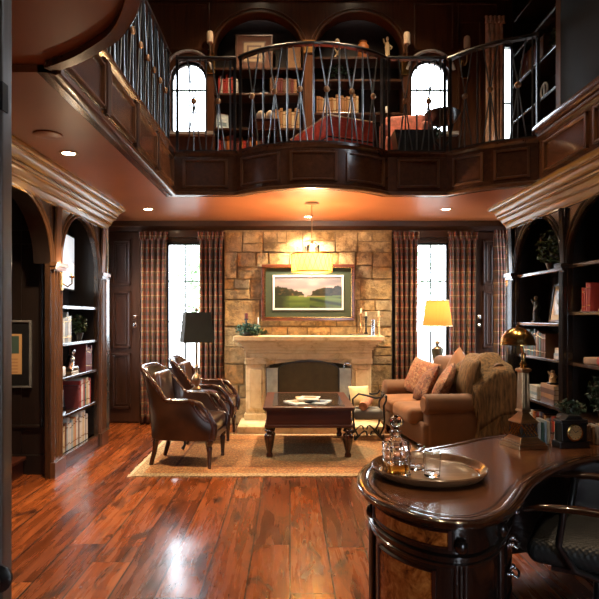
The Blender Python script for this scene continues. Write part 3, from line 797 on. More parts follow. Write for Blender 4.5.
# ------------------------------------------------------------------ fireplace surround
FX = .245; FY = 7.80
t = thing('fireplace_surround', 'carved limestone fireplace surround with a deep moulded mantel shelf', 'fireplace', (FX, FY, 0))
hw = .98
sh = MB().sweep([(-hw+.12, .0), (-hw+.12, -.17), (hw-.12, -.17), (hw-.12, 0)][::1], [(-.1, .98), (.0, .98), (.012, 1.0), (.02, 1.02), (.05, 1.055), (.075, 1.075), (.075, 1.1), (.10, 1.115), (.12, 1.13), (.12, 1.19), (.11, 1.2), (-.3, 1.2)])
shelf = MB()
for (o1, z0, z1) in ((.0, 1.135, 1.20), (.03, 1.115, 1.135), (.06, 1.085, 1.115), (.095, 1.05, 1.085), (.12, 1.01, 1.05), (.14, .97, 1.01)):
    shelf.box(-hw+o1, hw-o1, -.28+o1, .0, z0, z1)
shelf.build('mantel_shelf', M['lime'], t, smooth=0, bevel=.014, bseg=3)
fz = MB().box(-.84, .84, -.13, .0, .885, .97)
fz.build('frieze', M['lime'], t, smooth=0, bevel=.008)
lt = MB(); A = arc((0, .77), .565, 180, 0, 14, .09)
lt.prism([(-.565, .90)]+A+[(.565, .90)], -.11, -.0, 'y').build('lintel', M['lime'], t, smooth=30)
for s_ in (-1, 1):
    l = MB(); xa, xb = sorted((s_*.575, s_*.83))
    l.box(xa-.02, xb+.02, -.16, 0, .09, .17); l.box(xa, xb, -.13, 0, .17, .82); l.box(xa-.015, xb+.015, -.145, 0, .82, .90)
    l.box(xa+.04, xb-.04, -.142, -.12, .23, .76)
    l.build('pilaster', M['lime'], t, smooth=0, bevel=.01, bseg=2)
hb = MB().box(-.90, .93, -.62, .15, 0, .09)
hb.build('hearth', M['lime'], t, smooth=0, bevel=.01)
fb = MB().box(-.575, .575, .14, .16, .09, .9).box(-.575, -.555, -.0, .15, .09, .9).box(.555, .575, -.0, .15, .09, .9).box(-.575, .575, 0, .15, .88, .9)
fb.build('firebox', plain('firebrick', (.10, .075, .045), .9, var=.4, scale=14), t, smooth=0)

# fire screen: arched mesh centre with two plain wings
mesh_m = plain('screen_mesh', (.045, .034, .015), .6, metal=.3)
grey_m = plain('screen_wing_metal', (.34, .37, .36), .5, metal=.2)
t = thing('fire_screen', 'three-fold fire screen with grey wings and a carrying handle in the hearth opening', 'fire screen', (FX, 7.62, .09))
A = arc((0, .66), .40, 180, 0, 16, .12)
MB().prism([(-.40, 0)]+A+[(.40, 0)], -.004, .004, 'y').build('mesh_panel', mesh_m, t, smooth=0)
MB().tube([(-.40, 0, 0)]+[(a, 0, b_) for a, b_ in A]+[(.40, 0, 0)], .011, 6).build('screen_frame', M['black'], t, smooth=60)
for s_ in (-1, 1):
    wg = MB(); a0 = Vector((s_*.40, 0, 0)); a1 = Vector((s_*.555, -.07, 0)); 
    P = [a0, a1, a1+Vector((0, 0, .69)), a0+Vector((0, 0, .69))]
    n_ = Vector((0, .006, 0)); wg.add([p-n_ for p in P]+[p+n_ for p in P], [(0, 1, 2, 3), (7, 6, 5, 4), (0, 4, 5, 1), (1, 5, 6, 2), (2, 6, 7, 3), (3, 7, 4, 0)])
    wo = wg.build('side_wing', grey_m, t, smooth=0)
    MB().tube([tuple(p) for p in P], .008, 6, closed=True).build('wing_frame', M['chrome'], wo, smooth=0)
hx = .50
MB().tube([(hx-.03, -.06, .69), (hx-.045, -.06, .72), (hx-.03, -.06, .755), (hx+.03, -.06, .755), (hx+.045, -.06, .72), (hx+.03, -.06, .69)], .009, 6).build('handle', M['chrome'], t, smooth=60)

# ------------------------------------------------------------------ painted pictures (flat art on real panels)
def picture_plane(name, w, h, fn, parent, loc, nx=110, nz=60, rot=None):
    me = bpy.data.meshes.new(name); vs = []; fs = []; cs = []
    for j in range(nz+1):
        for i in range(nx+1):
            u = i/nx; v = j/nz; vs.append(((u-.5)*w, 0, (v-.5)*h)); cs.append((*fn(u, v), 1))
    for j in range(nz):
        for i in range(nx): a = j*(nx+1)+i; fs.append((a, a+1, a+nx+2, a+nx+1))
    me.from_pydata(vs, [], fs); ca = me.color_attributes.new('paint', 'FLOAT_COLOR', 'POINT')
    for i, c in enumerate(cs): ca.data[i].color = c
    n = NT(name+'_paint'); at = n.t.nodes.new('ShaderNodeAttribute'); at.attribute_name = 'paint'
    n.set(base=at.outputs['Color'], rough=.45, coat=.2); me.materials.append(n.m)
    o = bpy.data.objects.new(name, me); COL.objects.link(o); o.parent = parent; o.location = loc
    if rot: o.rotation_euler = rot
    return o
def hn(x, y, s=0):
    def h(i, j): 
        k = (i*374761393+j*668265263+s*97) & 0xffffffff; k = ((k ^ (k >> 13))*1274126177) & 0xffffffff; return ((k ^ (k >> 16)) & 0xffff)/65535
    i, j = floor(x), floor(y); fx, fy = x-i, y-j; fx = fx*fx*(3-2*fx); fy = fy*fy*(3-2*fy)
    return (h(i, j)*(1-fx)+h(i+1, j)*fx)*(1-fy)+(h(i, j+1)*(1-fx)+h(i+1, j+1)*fx)*fy
def lerp(a, b, t): t = max(0, min(1, t)); return tuple(x+(y-x)*t for x, y in zip(a, b))
def golf(u, v): return tuple(q*w_ for q, w_ in zip(golf0(u, v), (.42, .34, .36)))
def golf0(u, v):
    tree_h = .42+.42*abs(u-.47)**.55 + .1*(hn(u*14, 3)-.5)+.06*(hn(u*40, 9)-.5)
    if abs(u-.5) < .06: tree_h -= .08
    hz = .40+.03*(hn(u*5, 1)-.5)
    if v > tree_h: 
        return lerp((.42, .50, .55), (.85, .84, .78), (hn(u*7, v*9, 5))*1.2-(v-.6)*1.2)
    if v > hz:
        k = hn(u*26, v*22, 2)*.6+hn(u*60, v*60, 4)*.4
        lo = lerp((.012, .03, .01), (.10, .09, .03), k*1.3-.3); 
        if u < .3 and v < .62: lo = lerp(lo, (.35, .24, .08), (k-.55)*3)
        return lo
    g = lerp((.05, .14, .02), (.22, .42, .06), hn(u*5, v*14, 6)*1.2-.1+v*.6)
    if u > .52: 
        q = sin((v*26+(u-.5)*10)); g = lerp(g, (.015, .06, .012), (q+.35)*.8*(1 if v < .34 else 0))
    if u < .22: g = lerp(g, (.04, .07, .015), (.24-u)*6+hn(u*20, v*20)*.4)
    if v > .35 and .35 < u < .75: g = lerp(g, (.62, .62, .3), .6)
    return g
t = thing('framed_painting', 'wide framed landscape painting with green mat above the mantel', 'painting', (.244, YS-.055, 1.775))
W2, H2 = .625, .38
def frame4(w, h, k, y0, y1, mb=None):
    mb = mb or MB()
    mb.box(-w, w, y0, y1, -h, -h+k); mb.box(-w, w, y0, y1, h-k, h); mb.box(-w, -w+k, y0, y1, -h+k, h-k); mb.box(w-k, w, y0, y1, -h+k, h-k); return mb
frame4(W2, H2, .05, -.03, .02).build('frame', wood('picture_frame_wood', (.12, .036, .018), .25, .6, axis='x'), t, smooth=0, bevel=.01, bseg=3)
frame4(W2-.04, H2-.04, .014, -.034, -.01).build('frame_liner', M['brass'], t, smooth=0, bevel=.003)
MB().box(-W2+.02, W2-.02, -.012, .01, -H2+.02, H2-.02).build('mat_board', plain('green_mat', (.035, .055, .032), .8, var=.1), t, smooth=0)
frame4(.475, .235, .025, -.02, -.01).build('inner_mat', M['white'], t, smooth=0)
picture_plane('painting_canvas', .90, .42, golf, t, (0, -.0145, 0))

# ------------------------------------------------------------------ things on the mantel
ZM = 1.20; YM = 7.63
def P2(x, z): return (x-CX)*YM/F
t = thing('candlestick', 'dark candlestick rising behind the mantel greenery, left of the painting', 'candlestick', (P2(246, 0), YM+.06, ZM))
MB().lathe([(.04, 0), (.04, .012), (.015, .03), (.012, .09), (.022, .11), (.012, .13), (.014, .2), (.03, .21), (.03, .225)], seg=16).build('stem', M['black'], t, smooth=50)
MB().lathe([(.022, 0), (.022, .07), (.006, .074)], (0, 0, .225), 14).build('candle', BOOK['burgundy'], t, smooth=50)
t = thing('candlestick', 'slim candlestick with a short white candle at the left of the painting', 'candlestick', (P2(258, 0), YM+.05, ZM))
MB().lathe([(.03, 0), (.03, .01), (.01, .02), (.008, .13), (.02, .14), (.02, .15)], seg=14).build('stem', M['oldbrass'], t, smooth=50)
MB().lathe([(.011, 0), (.011, .09), (.003, .093)], (0, 0, .15), 12).build('candle', M['white'], t, smooth=50)
t = thing('greenery_arrangement', 'bushy evergreen and ivy arrangement at the left end of the mantel', 'plant', (P2(248, 0), YM-.03, ZM))
r_ = random.Random(3)
MB().lathe([(.06, 0), (.09, .03), (.085, .05)], seg=16).build('dish', M['black'], t, smooth=50)
MB().leaves((0, 0, .085), (.17, .09, .09), 330, .028, r_, 0, 0).build('foliage', M['leafb'], t, smooth=0)
MB().leaves((.1, -.02, .05), (.16, .07, .045), 160, .025, r_, 0, 0).build('trailing_ivy', M['leaf'], t, smooth=0)
for k, (xx, hh, lab, mat) in enumerate(((361.5, .285, 'ornate twisted candlestick at the left of the right-hand mantel pair', 'oldbrass'), (366.5, .24, 'shorter twisted candlestick beside the white cylinder on the mantel', 'black'))):
    t = thing('candlestick', lab, 'candlestick', (P2(xx, 0), YM+.05, ZM+.022))
    pr = [(.028, 0), (.03, .012), (.012, .03)]
    q = .04
    while q < hh-.06: pr += [(.009, q), (.017, q+.012), (.009, q+.024)]; q += .026
    pr += [(.02, hh-.03), (.022, hh-.015), (.01, hh)]
    MB().lathe(pr, seg=14).build('stem', M[mat], t, smooth=60)
    MB().lathe([(.01, 0), (.01, .05), (.002, .055)], (0, 0, hh), 10).build('candle', M['cream'], t, smooth=60)
t = thing('ledger_book', 'dark flat book lying under the mantel candlesticks', 'book', (P2(359, 0), YM+.02, ZM))
MB().box(-.105, .105, -.07, .085, 0, .02).build('cover', BOOK['black'], t, smooth=0, bevel=.004)
MB().box(-.1, .1, -.071, .08, .004, .016).build('page_block', M['paper'], t, smooth=0)
tag(MB().lathe([(.024, 0), (.026, .01), (.023, .02), (.023, .2), (.026, .21), (.02, .22), (.004, .225)], seg=20).build('pillar_vase', M['chrome'], loc=(P2(372.5, 0), YM-.04, ZM), smooth=50), 'tall silvery white cylinder on the right of the mantel', 'vase')
pr = [(.03, 0), (.03, .015)]
q = .02
while q < .24: pr += [(.012, q), (.022, q+.014), (.012, q+.028)]; q += .03
t = thing('candlestick', 'tall pale barley-twist candlestick at the right end of the mantel', 'candlestick', (P2(378.5, 0), YM-.02, ZM))
MB().lathe(pr+[(.024, .25), (.024, .265)], seg=16).build('stem', M['lime'], t, smooth=60)
MB().lathe([(.013, 0), (.013, .06), (.002, .066)], (0, 0, .265), 10).build('candle', M['cream'], t, smooth=60)

# ------------------------------------------------------------------ curtains
def curtain(name, label, cat, w, h, loc, rz=0, folds=6, bunch=0, group=None, mat='plaid', depth=.045):
    t = thing(name, label, cat, loc, rz, group)
    nx = folds*12; nz = 26; vs = []; fs = []
    r_ = random.Random(hash(label) % 1000 if False else len(label))
    ph = [r_.uniform(-.5, .5) for _ in range(nz+1)]
    for j in range(nz+1):
        v = j/nz; z = h*(1-v)
        for i in range(nx+1):
            u = i/nx
            dd = depth*(.35+.65*min(1, v*5)); x = (u-.5)*w*(1-.06*sin(pi*min(1, v*1.2)))
            a = 2*pi*folds*u+.5*sin(v*3+u*5)
            vs.append((x+.012*sin(2*a), dd*cos(a)*(1+.25*sin(u*17+v*2)), z))
    for j in range(nz):
        for i in range(nx): a = j*(nx+1)+i; fs.append((a, a+nx+1, a+nx+2, a+1))
    m_ = MB().add(vs, fs); o = m_.build('drape', M[mat], t, smooth=80)
    s_ = o.modifiers.new('thickness', 'SOLIDIFY'); s_.thickness = .004
    pl_ = MB()
    for k in range(folds+1):
        xx = (k/folds-.5)*w*.97; pl_.tube([(xx, -depth*.35, h), (xx, -depth*.6, h-.05), (xx, -depth*.45, h-.1)], [.02, .012, .022], 8)
    pl_.build('pinch_pleats', M[mat], t, smooth=70)
    MB().tube([(-w/2-.02, 0, h-.01), (w/2+.02, 0, h-.01)], .012, 8).build('curtain_rod', M['iron'], t, smooth=60)
    return t
for x0, x1, lab in ((-2.02, -1.66, 'plaid curtain at the left side of the left window'), (-1.23, -.90, 'plaid curtain between the left window and the stone wall'),
                    (1.40, 1.73, 'plaid curtain between the stone wall and the right window'), (2.14, 2.52, 'plaid curtain at the right side of the right window')):
    curtain('plaid_curtain', lab, 'curtain', x1-x0, 2.56, ((x0+x1)/2, YF-.13, .03), 0, 5)
curtain('plaid_curtain', 'narrow plaid curtain in the right corner beside the bookcase', 'curtain', .20, 2.56, (2.79, 7.66, .03), radians(15), 4)
curtain('plaid_curtain', 'narrow plaid curtain at the side window in the left corner', 'curtain', .24, 2.56, (-2.38, 6.92, .03), radians(90), 4)
M['drape_tan'] = plain('tan_drapery', (.75, .5, .34), .75, var=.35, scale=9)
curtain('upstairs_curtain', 'pale tan curtain gathered beside the narrow upstairs window', 'curtain', .24, 2.3, (2.76, YF-.12, 3.2), 0, 4, mat='drape_tan')
# ------------------------------------------------------------------ rug
t = thing('area_rug', 'tan oriental area rug under the chairs and coffee table', 'rug', (.24, 6.19, 0))
MB().box(-1.68, 1.68, -.94, .94, 0, .012).build('pile', M['rug'], t, smooth=0)
fg = MB(); r_ = random.Random(4)
for s_ in (-1, 1):
    y = -.93
    while y < .93:
        fg.tube([(s_*1.68, y, .008), (s_*(1.715+r_.uniform(0, .01)), y+r_.uniform(-.008, .008), .003)], .004, 4); y += .016
fg.build('fringe', M['cream'], t, smooth=0)['kind'] = 'stuff'

# ------------------------------------------------------------------ coffee table
t = thing('coffee_table', 'square dark mahogany coffee table with turned legs on the rug', 'table', (.192, 6.49, .012))
hx, hy = .468, .60
top = MB()
for (o1, z0, z1) in ((.0, .495, .518), (.012, .482, .495)): top.box(-hx+o1, hx-o1, -hy+o1, hy-o1, z0, z1)
top.build('tabletop', M['mahog'], t, smooth=0, bevel=.005)
MB().box(-hx+.09, hx-.09, -hy+.10, hy-.10, .517, .520).build('leather_inset', plain('table_inset', (.05, .03, .018), .18, coat=.8, coatr=.05), t, smooth=0)
MB().box(-hx+.035, hx-.035, -hy+.04, hy-.04, .33, .482).build('apron', M['mahog'], t, smooth=0, bevel=.004)
m_ = MB().box(-hx+.015, hx-.015, -hy+.02, hy-.02, .305, .335); m_.build('apron_moulding', M['mahog'], t, smooth=0, bevel=.01, bseg=3)
lg = [(.034, 0), (.034, .03), (.026, .045), (.026, .055), (.04, .11), (.052, .18), (.056, .215), (.048, .235), (.032, .245), (.032, .255), (.05, .265), (.05, .275), (.04, .285), (.05, .305)]
for sx in (-1, 1):
    for sy in (-1, 1):
        MB().lathe(lg, seg=20).build('leg', M['mahog_z'], t, loc=(sx*(hx-.065), sy*(hy-.07), 0), smooth=45)
tz = .012+.5205
def magazine(label, x, y, z, rz, w=.23, h=.3, th=.008, colr='white'):
    t = thing('magazine', label, 'magazine', (x, y, z), rz)
    MB().box(-w/2, w/2, -h/2, h/2, 0, th).build('cover', BOOK[colr], t, smooth=0)
    MB().box(-w/2+.004, w/2+.001, -h/2-.001, h/2-.006, .0015, th-.0015).build('page_block', M['paper'], t, smooth=0)
    MB().box(-w*.3, w*.34, -h*.1, h*.35, th, th+.0006).build('cover_picture', BOOK['tan' if colr == 'white' else 'navy'], t, smooth=0)
magazine('white magazine fanned out at the left of the coffee table pile', .10, 6.22, tz, .5)
magazine('pale blue magazine at the right of the coffee table pile', .30, 6.24, tz, -.35, colr='pale blue')
magazine('cream magazine under the top one on the coffee table', .19, 6.36, tz+.0095, .1, colr='cream', th=.016)
magazine('topmost magazine of the coffee table pile', .21, 6.34, tz+.0265, -.2, w=.21, h=.27)

# ------------------------------------------------------------------ leather tub chair
def tub_chair(label, loc, rz, group):
    t = thing('tub_chair', label, 'armchair', loc, rz, group)
    U = smooth_path([(.33, .285), (.2, .31), (.0, .325), (-.16, .315), (-.28, .24), (-.33, .12), (-.345, 0), (-.33, -.12), (-.28, -.24), (-.16, -.315), (.0, -.325), (.2, -.31), (.33, -.285)], 5)
    def H(x):
        if x > .13: k = (x-.13)/.2; return .635-.2*k**.8-.04*sin(k*pi)
        if x > -.12: return .635
        k = min(1, (-.12-x)/.2); return .635+.31*k**1.3
    vs = []; fs = []; n = len(U); rail = []
    for i, p in enumerate(U):
        a = U[max(0, i-1)]; b_ = U[min(n-1, i+1)]; d = (b_-a).normalized(); nn = Vector((d.y, -d.x))   # outward
        if nn.dot(p) < 0: nn = -nn
        h = H(p.x); fl = .085*max(0, (h-.64)/.3)**2+.0; k = 6
        for j in range(k+1):
            q = j/k; z = .27+(h-.27)*q; o_ = nn*(.012*sin(pi*q)+fl*q*q*q*1.3)
            vs.append((p.x+o_.x, p.y+o_.y, z))
        for j in range(k+1):
            q = 1-j/k; z = .27+(h-.27)*q; o_ = nn*(-.055+.015*(1-q)+fl*q*q*q*1.2-.02*sin(pi*q))
            vs.append((p.x+o_.x, p.y+o_.y, z))
        o_ = nn*(-.02+fl*1.3); rail.append((p.x+o_.x, p.y+o_.y, h+.005))
    K = 14
    for i in range(n-1):
        for j in range(K-1): fs.append((i*K+j, i*K+j+1, (i+1)*K+j+1, (i+1)*K+j))
        fs.append((i*K+K-1, i*K, (i+1)*K, (i+1)*K+K-1))
    fs += [tuple(range(K)), tuple((n-1)*K+j for j in range(K))[::-1]]
    MB().add(vs, fs).build('shell', M['leather'], t, smooth=50)
    # wooden rail that runs over the arms and the crest
    MB().tube(rail, [.03-.008*(abs(i-n/2) < n*.12) for i in range(n)], 10, flat=.75).build('top_rail', M['mahog_z'], t, smooth=70)
    for s_ in (-1, 1):
        MB().tube([(.12, s_*.31, .64), (.2, s_*.305, .615), (.27, s_*.295, .54), (.315, s_*.288, .46), (.34, s_*.28, .40), (.335, s_*.28, .33), (.32, s_*.28, .28)], [.028, .03, .028, .026, .03, .034, .034], 10).build('arm_front', M['mahog_z'], t, smooth=70)
    MB().rbox((.015, 0, .39), (.315, .255, .075), .05, bulge=.03).build('seat_cushion', M['leather_in'], t, smooth=60)
    MB().rbox((-.245, 0, .66), (.04, .2, .24), .04, rot=RY(-.12)).build('back_pad', M['leather_in'], t, smooth=60)
    fr_ = MB().prism([(p.x*.99, p.y*.99) for p in U], .265, .315); fr_.build('seat_frame', M['mahog'], t, smooth=40, bevel=.006)
    for s_ in (-1, 1):
        MB().lathe([(.017, 0), (.02, .01), (.016, .02), (.026, .16), (.03, .2), (.022, .212), (.033, .235), (.033, .275)], seg=14).build('leg', M['mahog_z'], t, loc=(.29, s_*.265, 0), smooth=50)
        MB().tube([(-.31, s_*.20, .0), (-.27, s_*.205, .14), (-.25, s_*.21, .28)], [.02, .024, .03], 4).build('leg', M['mahog_z'], t, smooth=0)
    return t
g = 'leather tub chairs'
tub_chair('nearer brown leather tub chair standing on the left edge of the rug', (-1.02, 5.80, .012), radians(-7), None)
tub_chair('farther brown leather tub chair beyond the black-shaded lamp', (-1.00, 7.0, .012), radians(-2), None)

# ------------------------------------------------------------------ side table and black lamp between the chairs
t = thing('side_table', 'small dark lamp table with curved legs between the two tub chairs', 'table', (-1.02, 6.4, .012))
MB().lathe([(.2, .585), (.215, .59), (.22, .6), (.215, .612), (.2, .615)], seg=32).build('tabletop', M['mahog'], t, smooth=40)
MB().lathe([(.18, .52), (.185, .585)], seg=32).build('apron', M['mahog'], t, smooth=40)
for k in range(4):
    a = pi/4+k*pi/2
    MB().tube([(cos(a)*r, sin(a)*r, z) for r, z in ((.165, .56), (.185, .45), (.15, .2), (.17, .05), (.2, .012))], [.022, .02, .014, .014, .02], 8).build('leg', M['black'], t, smooth=60)
zt = .012+.615
t = thing('table_lamp', 'table lamp with square black shade between the tub chairs', 'lamp', (-1.03, 6.4, zt), radians(18))
MB().box(-.075, .075, -.075, .075, 0, .02).build('base', M['black'], t, smooth=0, bevel=.005)
MB().lathe([(.05, .02), (.055, .035), (.02, .06), (.05, .11), (.055, .14), (.045, .17), (.016, .2), (.014, .26), (.024, .28), (.014, .3), (.014, .54)], seg=20).build('stem', M['oldbrass'], t, smooth=50)
def sq_shade(mb, a, b_, z0, z1, th=.003):
    q = [(-1, -1), (1, -1), (1, 1), (-1, 1)]
    vs = [(x*a, y*a, z0) for x, y in q]+[(x*b_, y*b_, z1) for x, y in q]+[(x*(a-th), y*(a-th), z0) for x, y in q]+[(x*(b_-th), y*(b_-th), z1) for x, y in q]
    fs = []
    for i in range(4):
        j = (i+1) % 4; fs += [(i, j, 4+j, 4+i), (8+j, 8+i, 12+i, 12+j), (i, 8+i, 8+j, j), (4+j, 12+j, 12+i, 4+i)]
    return mb.add(vs, fs)
sq_shade(MB(), .165, .135, .545, .875).build('lamp_shade', M['shade_k'], t, smooth=0, bevel=.006)
MB().lathe([(.006, .54), (.006, .88), (.014, .885), (.02, .9), (.006, .93)], seg=10).build('finial', M['oldbrass'], t, smooth=50)
tag(MB().lathe([(.025, 0), (.03, .02), (.035, .05), (.02, .08), (.024, .1), (.02, .1)], seg=14).build('orange_vase', plain('orange_glass', (.8, .25, .08), .3, coat=.6), loc=(-1.21, YF-.06, 1.56), smooth=50), 'small orange ornament hanging against the left window curtain', 'ornament')

# ------------------------------------------------------------------ sofa
t = thing('sofa', 'tan velvet rolled-arm sofa facing left, heaped with cushions', 'sofa', (1.70, 6.76, .0), radians(-82))
Lh = .78
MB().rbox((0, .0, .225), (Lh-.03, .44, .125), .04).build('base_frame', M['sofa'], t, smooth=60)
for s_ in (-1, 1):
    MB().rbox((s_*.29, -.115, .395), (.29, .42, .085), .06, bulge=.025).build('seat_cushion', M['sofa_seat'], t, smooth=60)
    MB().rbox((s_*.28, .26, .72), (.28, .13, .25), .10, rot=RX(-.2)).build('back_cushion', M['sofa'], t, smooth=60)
    ar = MB().rbox((s_*(Lh-.10), .03, .32), (.085, .42, .22), .04)
    ar.tube([(s_*(Lh-.085), -.41, .54), (s_*(Lh-.085), -.39, .54), (s_*(Lh-.085), .42, .54)], [.098, .11, .105], 20)
    ar.build('arm', M['sofa'], t, smooth=60)
MB().tube([(Lh-.085, -.412, .54), (Lh-.085, -.425, .54)], [.085, .075], 20).build('arm_scroll', M['sofa_seat'], t, smooth=50)
bk = MB().rbox((0, .40, .52), (Lh-.06, .085, .38), .07); bk.tube([(-Lh+.08, .42, .87), (0, .42, .90), (Lh-.08, .42, .87)], [.085, .09, .085], 14)
bk.build('backrest', M['sofa'], t, smooth=60)
for sx in (-1, 1):
    for sy in (-1, 1):
        MB().lathe([(.02, 0), (.03, .03), (.024, .05), (.035, .1)], seg=12).build('leg', M['mahog_z'], t, loc=(sx*(Lh-.1), sy*.36, 0), smooth=50)
SM = Matrix.Translation((1.70, 6.76, 0)) @ Matrix.Rotation(radians(-82), 4, 'Z')
def cushion(name, label, c, w, h, th, rx, rz, mat, tilt=0):
    p = SM @ Vector(c)
    MBp = MB().pillow((0, 0, 0), w, h, th, RZ(rz) @ RX(rx) @ RY(tilt))
    o = MBp.build(name, M[mat], loc=p, rz=radians(-82), smooth=70)
    tag(o, label, 'cushion'); return o
cushion('throw_pillow', 'large rust paisley pillow at the far end of the sofa', (-.42, -.02, .70), .5, .46, .17, -.35, .35, 'paisley', .15)
cushion('throw_pillow', 'dark paisley pillow leaning in the middle of the sofa', (-.02, -.12, .66), .44, .42, .16, -.5, -.2, 'paisley2', -.35)
cushion('throw_pillow', 'rust paisley pillow tilted against the near arm of the sofa', (.32, -.05, .68), .48, .44, .17, -.45, -.45, 'paisley', .45)
cushion('throw_pillow', 'plain tan pillow standing tallest on the sofa back', (.12, .22, .82), .46, .42, .17, -.2, .1, 'sofa_seat', .6)
cushion('throw_pillow', 'olive striped pillow half under the fringed throw', (.5, .16, .80), .48, .46, .17, -.25, -.15, 'throw', .1)
# fringed throw over the near end of the back and down the outside of the arm
def drape():
    vs = []; fs = []; r_ = random.Random(5); nu, nv = 26, 30
    for i in range(nu+1):
        for j in range(nv+1):
            s_ = .10+i/nu*.98          # along the sofa towards its near end
            q = -.30+j/nv*1.0          # across: 0 at the crest, positive to the rear
            x = min(s_, Lh+.02); over = max(0, s_-(Lh+.02)); 
            y = .40+max(-.30, min(.125, q)); 
            back = max(0, q-.125); front = max(0, -.05-q)
            z = 1.0+.05*sin(s_*4)-.02*abs(q)*3-front*.7-back-over*1.05
            if s_ > Lh-.3: z -= (s_-(Lh-.3))*.35*(1 if over == 0 else 1)
            x += min(over, .03)+.02*sin(q*14+over*5)*(over > 0)+(over*.12)
            y += .018*sin(s_*21)*(1 if back > 0 or front > 0 else .3)+(.02 if back > 0 else 0)+back*.05
            z += .012*sin(s_*17+q*9)
            vs.append((x, y, max(z, .22)))
    for i in range(nu):
        for j in range(nv): a = i*(nv+1)+j; fs.append((a, a+1, a+nv+2, a+nv+1))
    fr_ = MB()
    for i in range(nu*3):
        s_ = i/(nu*3)*nu; a = int(s_); f_ = s_-a
        for edge in (nv, 0):
            p = Vector(vs[a*(nv+1)+edge])*(1-f_)+Vector(vs[(a+1)*(nv+1)+edge])*f_
            d = Vector((r_.uniform(-.02, .02), r_.uniform(-.01, .03)*(1 if edge else -1), -.11-r_.uniform(0, .05)))
            if p.z+d.z > .1: fr_.tube([p, p+d*.5+Vector((r_.uniform(-.01, .01), 0, 0)), p+d], [.005, .005, .007], 4)
    for j in range(nv*3):
        s_ = j/(nv*3)*nv; a = int(s_); f_ = s_-a
        p = Vector(vs[nu*(nv+1)+a])*(1-f_)+Vector(vs[nu*(nv+1)+a+1])*f_
        for rep in range(2):
            d = Vector((r_.uniform(.01, .05), r_.uniform(-.03, .03), -.13-r_.uniform(0, .07)))
            if p.z+d.z > .05: fr_.tube([p, p+d*.5, p+d], [.006, .005, .008], 4)
    return MB().add(vs, fs), fr_
d1, d2 = drape()
t = thing('throw_blanket', 'shaggy olive-brown fringed throw over the near corner of the sofa', 'blanket', (1.70, 6.76, 0), radians(-82))
o = d1.build('throw_cloth', M['throw'], t, smooth=70); s_ = o.modifiers.new('thickness', 'SOLIDIFY'); s_.thickness = .012; s_.offset = 1
d2.build('throw_fringe', M['throw'], t, smooth=0)['kind'] = 'stuff'

# ------------------------------------------------------------------ lamp table and amber lamp behind the sofa
t = thing('end_table', 'small dark end table under the amber lamp behind the sofa', 'table', (1.94, 7.67, 0))
MB().box(-.13, .13, -.1, .1, .60, .63).build('tabletop', M['mahog'], t, smooth=0, bevel=.005)
MB().box(-.115, .115, -.085, .085, .53, .60).build('apron', M['mahog'], t, smooth=0)
for sx in (-1, 1):
    for sy in (-1, 1): MB().lathe([(.012, 0), (.018, .3), (.02, .53)], seg=8).build('leg', M['mahog_z'], t, loc=(sx*.1, sy*.07, 0), smooth=40)
t = thing('table_lamp', 'lit table lamp with pleated amber shade before the right window', 'lamp', (1.94, 7.64, .63))
MB().lathe([(.085, 0), (.085, .02), (.04, .035), (.025, .08), (.035, .14), (.055, .24), (.075, .36), (.078, .40), (.05, .425), (.02, .44), (.02, .46), (.045, .47), (.02, .5)], seg=20).build('base', plain('bronze_urn', (.12, .11, .07), .3, metal=.5, coat=.5), t, smooth=50)
def pleat_shade(mb, r0, r1, z0, z1, n=60, amp=.012):
    vs = []; fs = []; m_ = n*2
    for r, z in ((r0, z0), (r1, z1)):
        for i in range(m_): a = 2*pi*i/m_; q = r*(1+(amp if i % 2 else -amp)); vs.append((q*cos(a), q*sin(a), z))
    for i in range(m_): fs.append((i, (i+1) % m_, m_+(i+1) % m_, m_+i))
    return mb.add(vs, fs)
pleat_shade(MB(), .190, .145, .70, 1.035).build('lamp_shade', M['shade_o'], t, smooth=0)
MB().tube([(.192*cos(a/20*pi), .192*sin(a/20*pi), .70) for a in range(40)], .005, 4, closed=True).tube([(.147*cos(a/20*pi), .147*sin(a/20*pi), 1.035) for a in range(40)], .004, 4, closed=True).build('shade_trim', M['cream'], t, smooth=60)
MB().tube([(0, 0, .5), (0, 0, 1.09)], .004, 6).ball((0, 0, 1.10), .014, 10, 6).tube([(-.14, 0, 1.03), (.14, 0, 1.03)], .002, 4).build('harp', M['brass'], t, smooth=60)
MB().ball((0, 0, .84), .03, 12, 8).build('bulb', M['bulb'], t, smooth=80)
def bulb(name, p, e, r=.03, col=(1, .68, .38), parent=None):
    l = bpy.data.lights.new(name, 'POINT'); l.energy = e; l.color = col; l.shadow_soft_size = r
    o = bpy.data.objects.new(name, l); COL.objects.link(o); o.location = p; o.parent = parent; return o
bulb('lamp_light', (0, 0, .90), 6, .05, parent=t)

# ------------------------------------------------------------------ chandelier
t = thing('drum_chandelier', 'hanging drum chandelier with pale lattice shade before the stone wall', 'chandelier', (.25, 6.62, 1.96))
MB().lathe([(.01, .76), (.03, .765), (.075, .775), (.08, .79)], seg=28).build('canopy', M['oldbrass'], t, smooth=50)
MB().tube([(0, 0, .77), (0, 0, .3)], .006, 8).lathe([(.012, .3), (.022, .31), (.03, .325), (.02, .34), (.008, .35)], seg=16).build('rod', M['oldbrass'], t, smooth=60)
MB().lathe([(.232, 0), (.232, .205)], seg=48, cap=False).build('drum_shade', M['shade_c'], t, smooth=60)
la = MB()
for k in range(24):
    for s_ in (-1, 1):
        la.tube([(.235*cos(2*pi*(k+s_*q/6)/24), .235*sin(2*pi*(k+s_*q/6)/24), .012+.18*q/6) for q in range(7)], .002, 4)
for z in (.003, .2): la.tube([(.236*cos(a/24*pi), .236*sin(a/24*pi), z) for a in range(48)], .006, 6, closed=True)
la.build('lattice_frame', M['brass'], t, smooth=60)
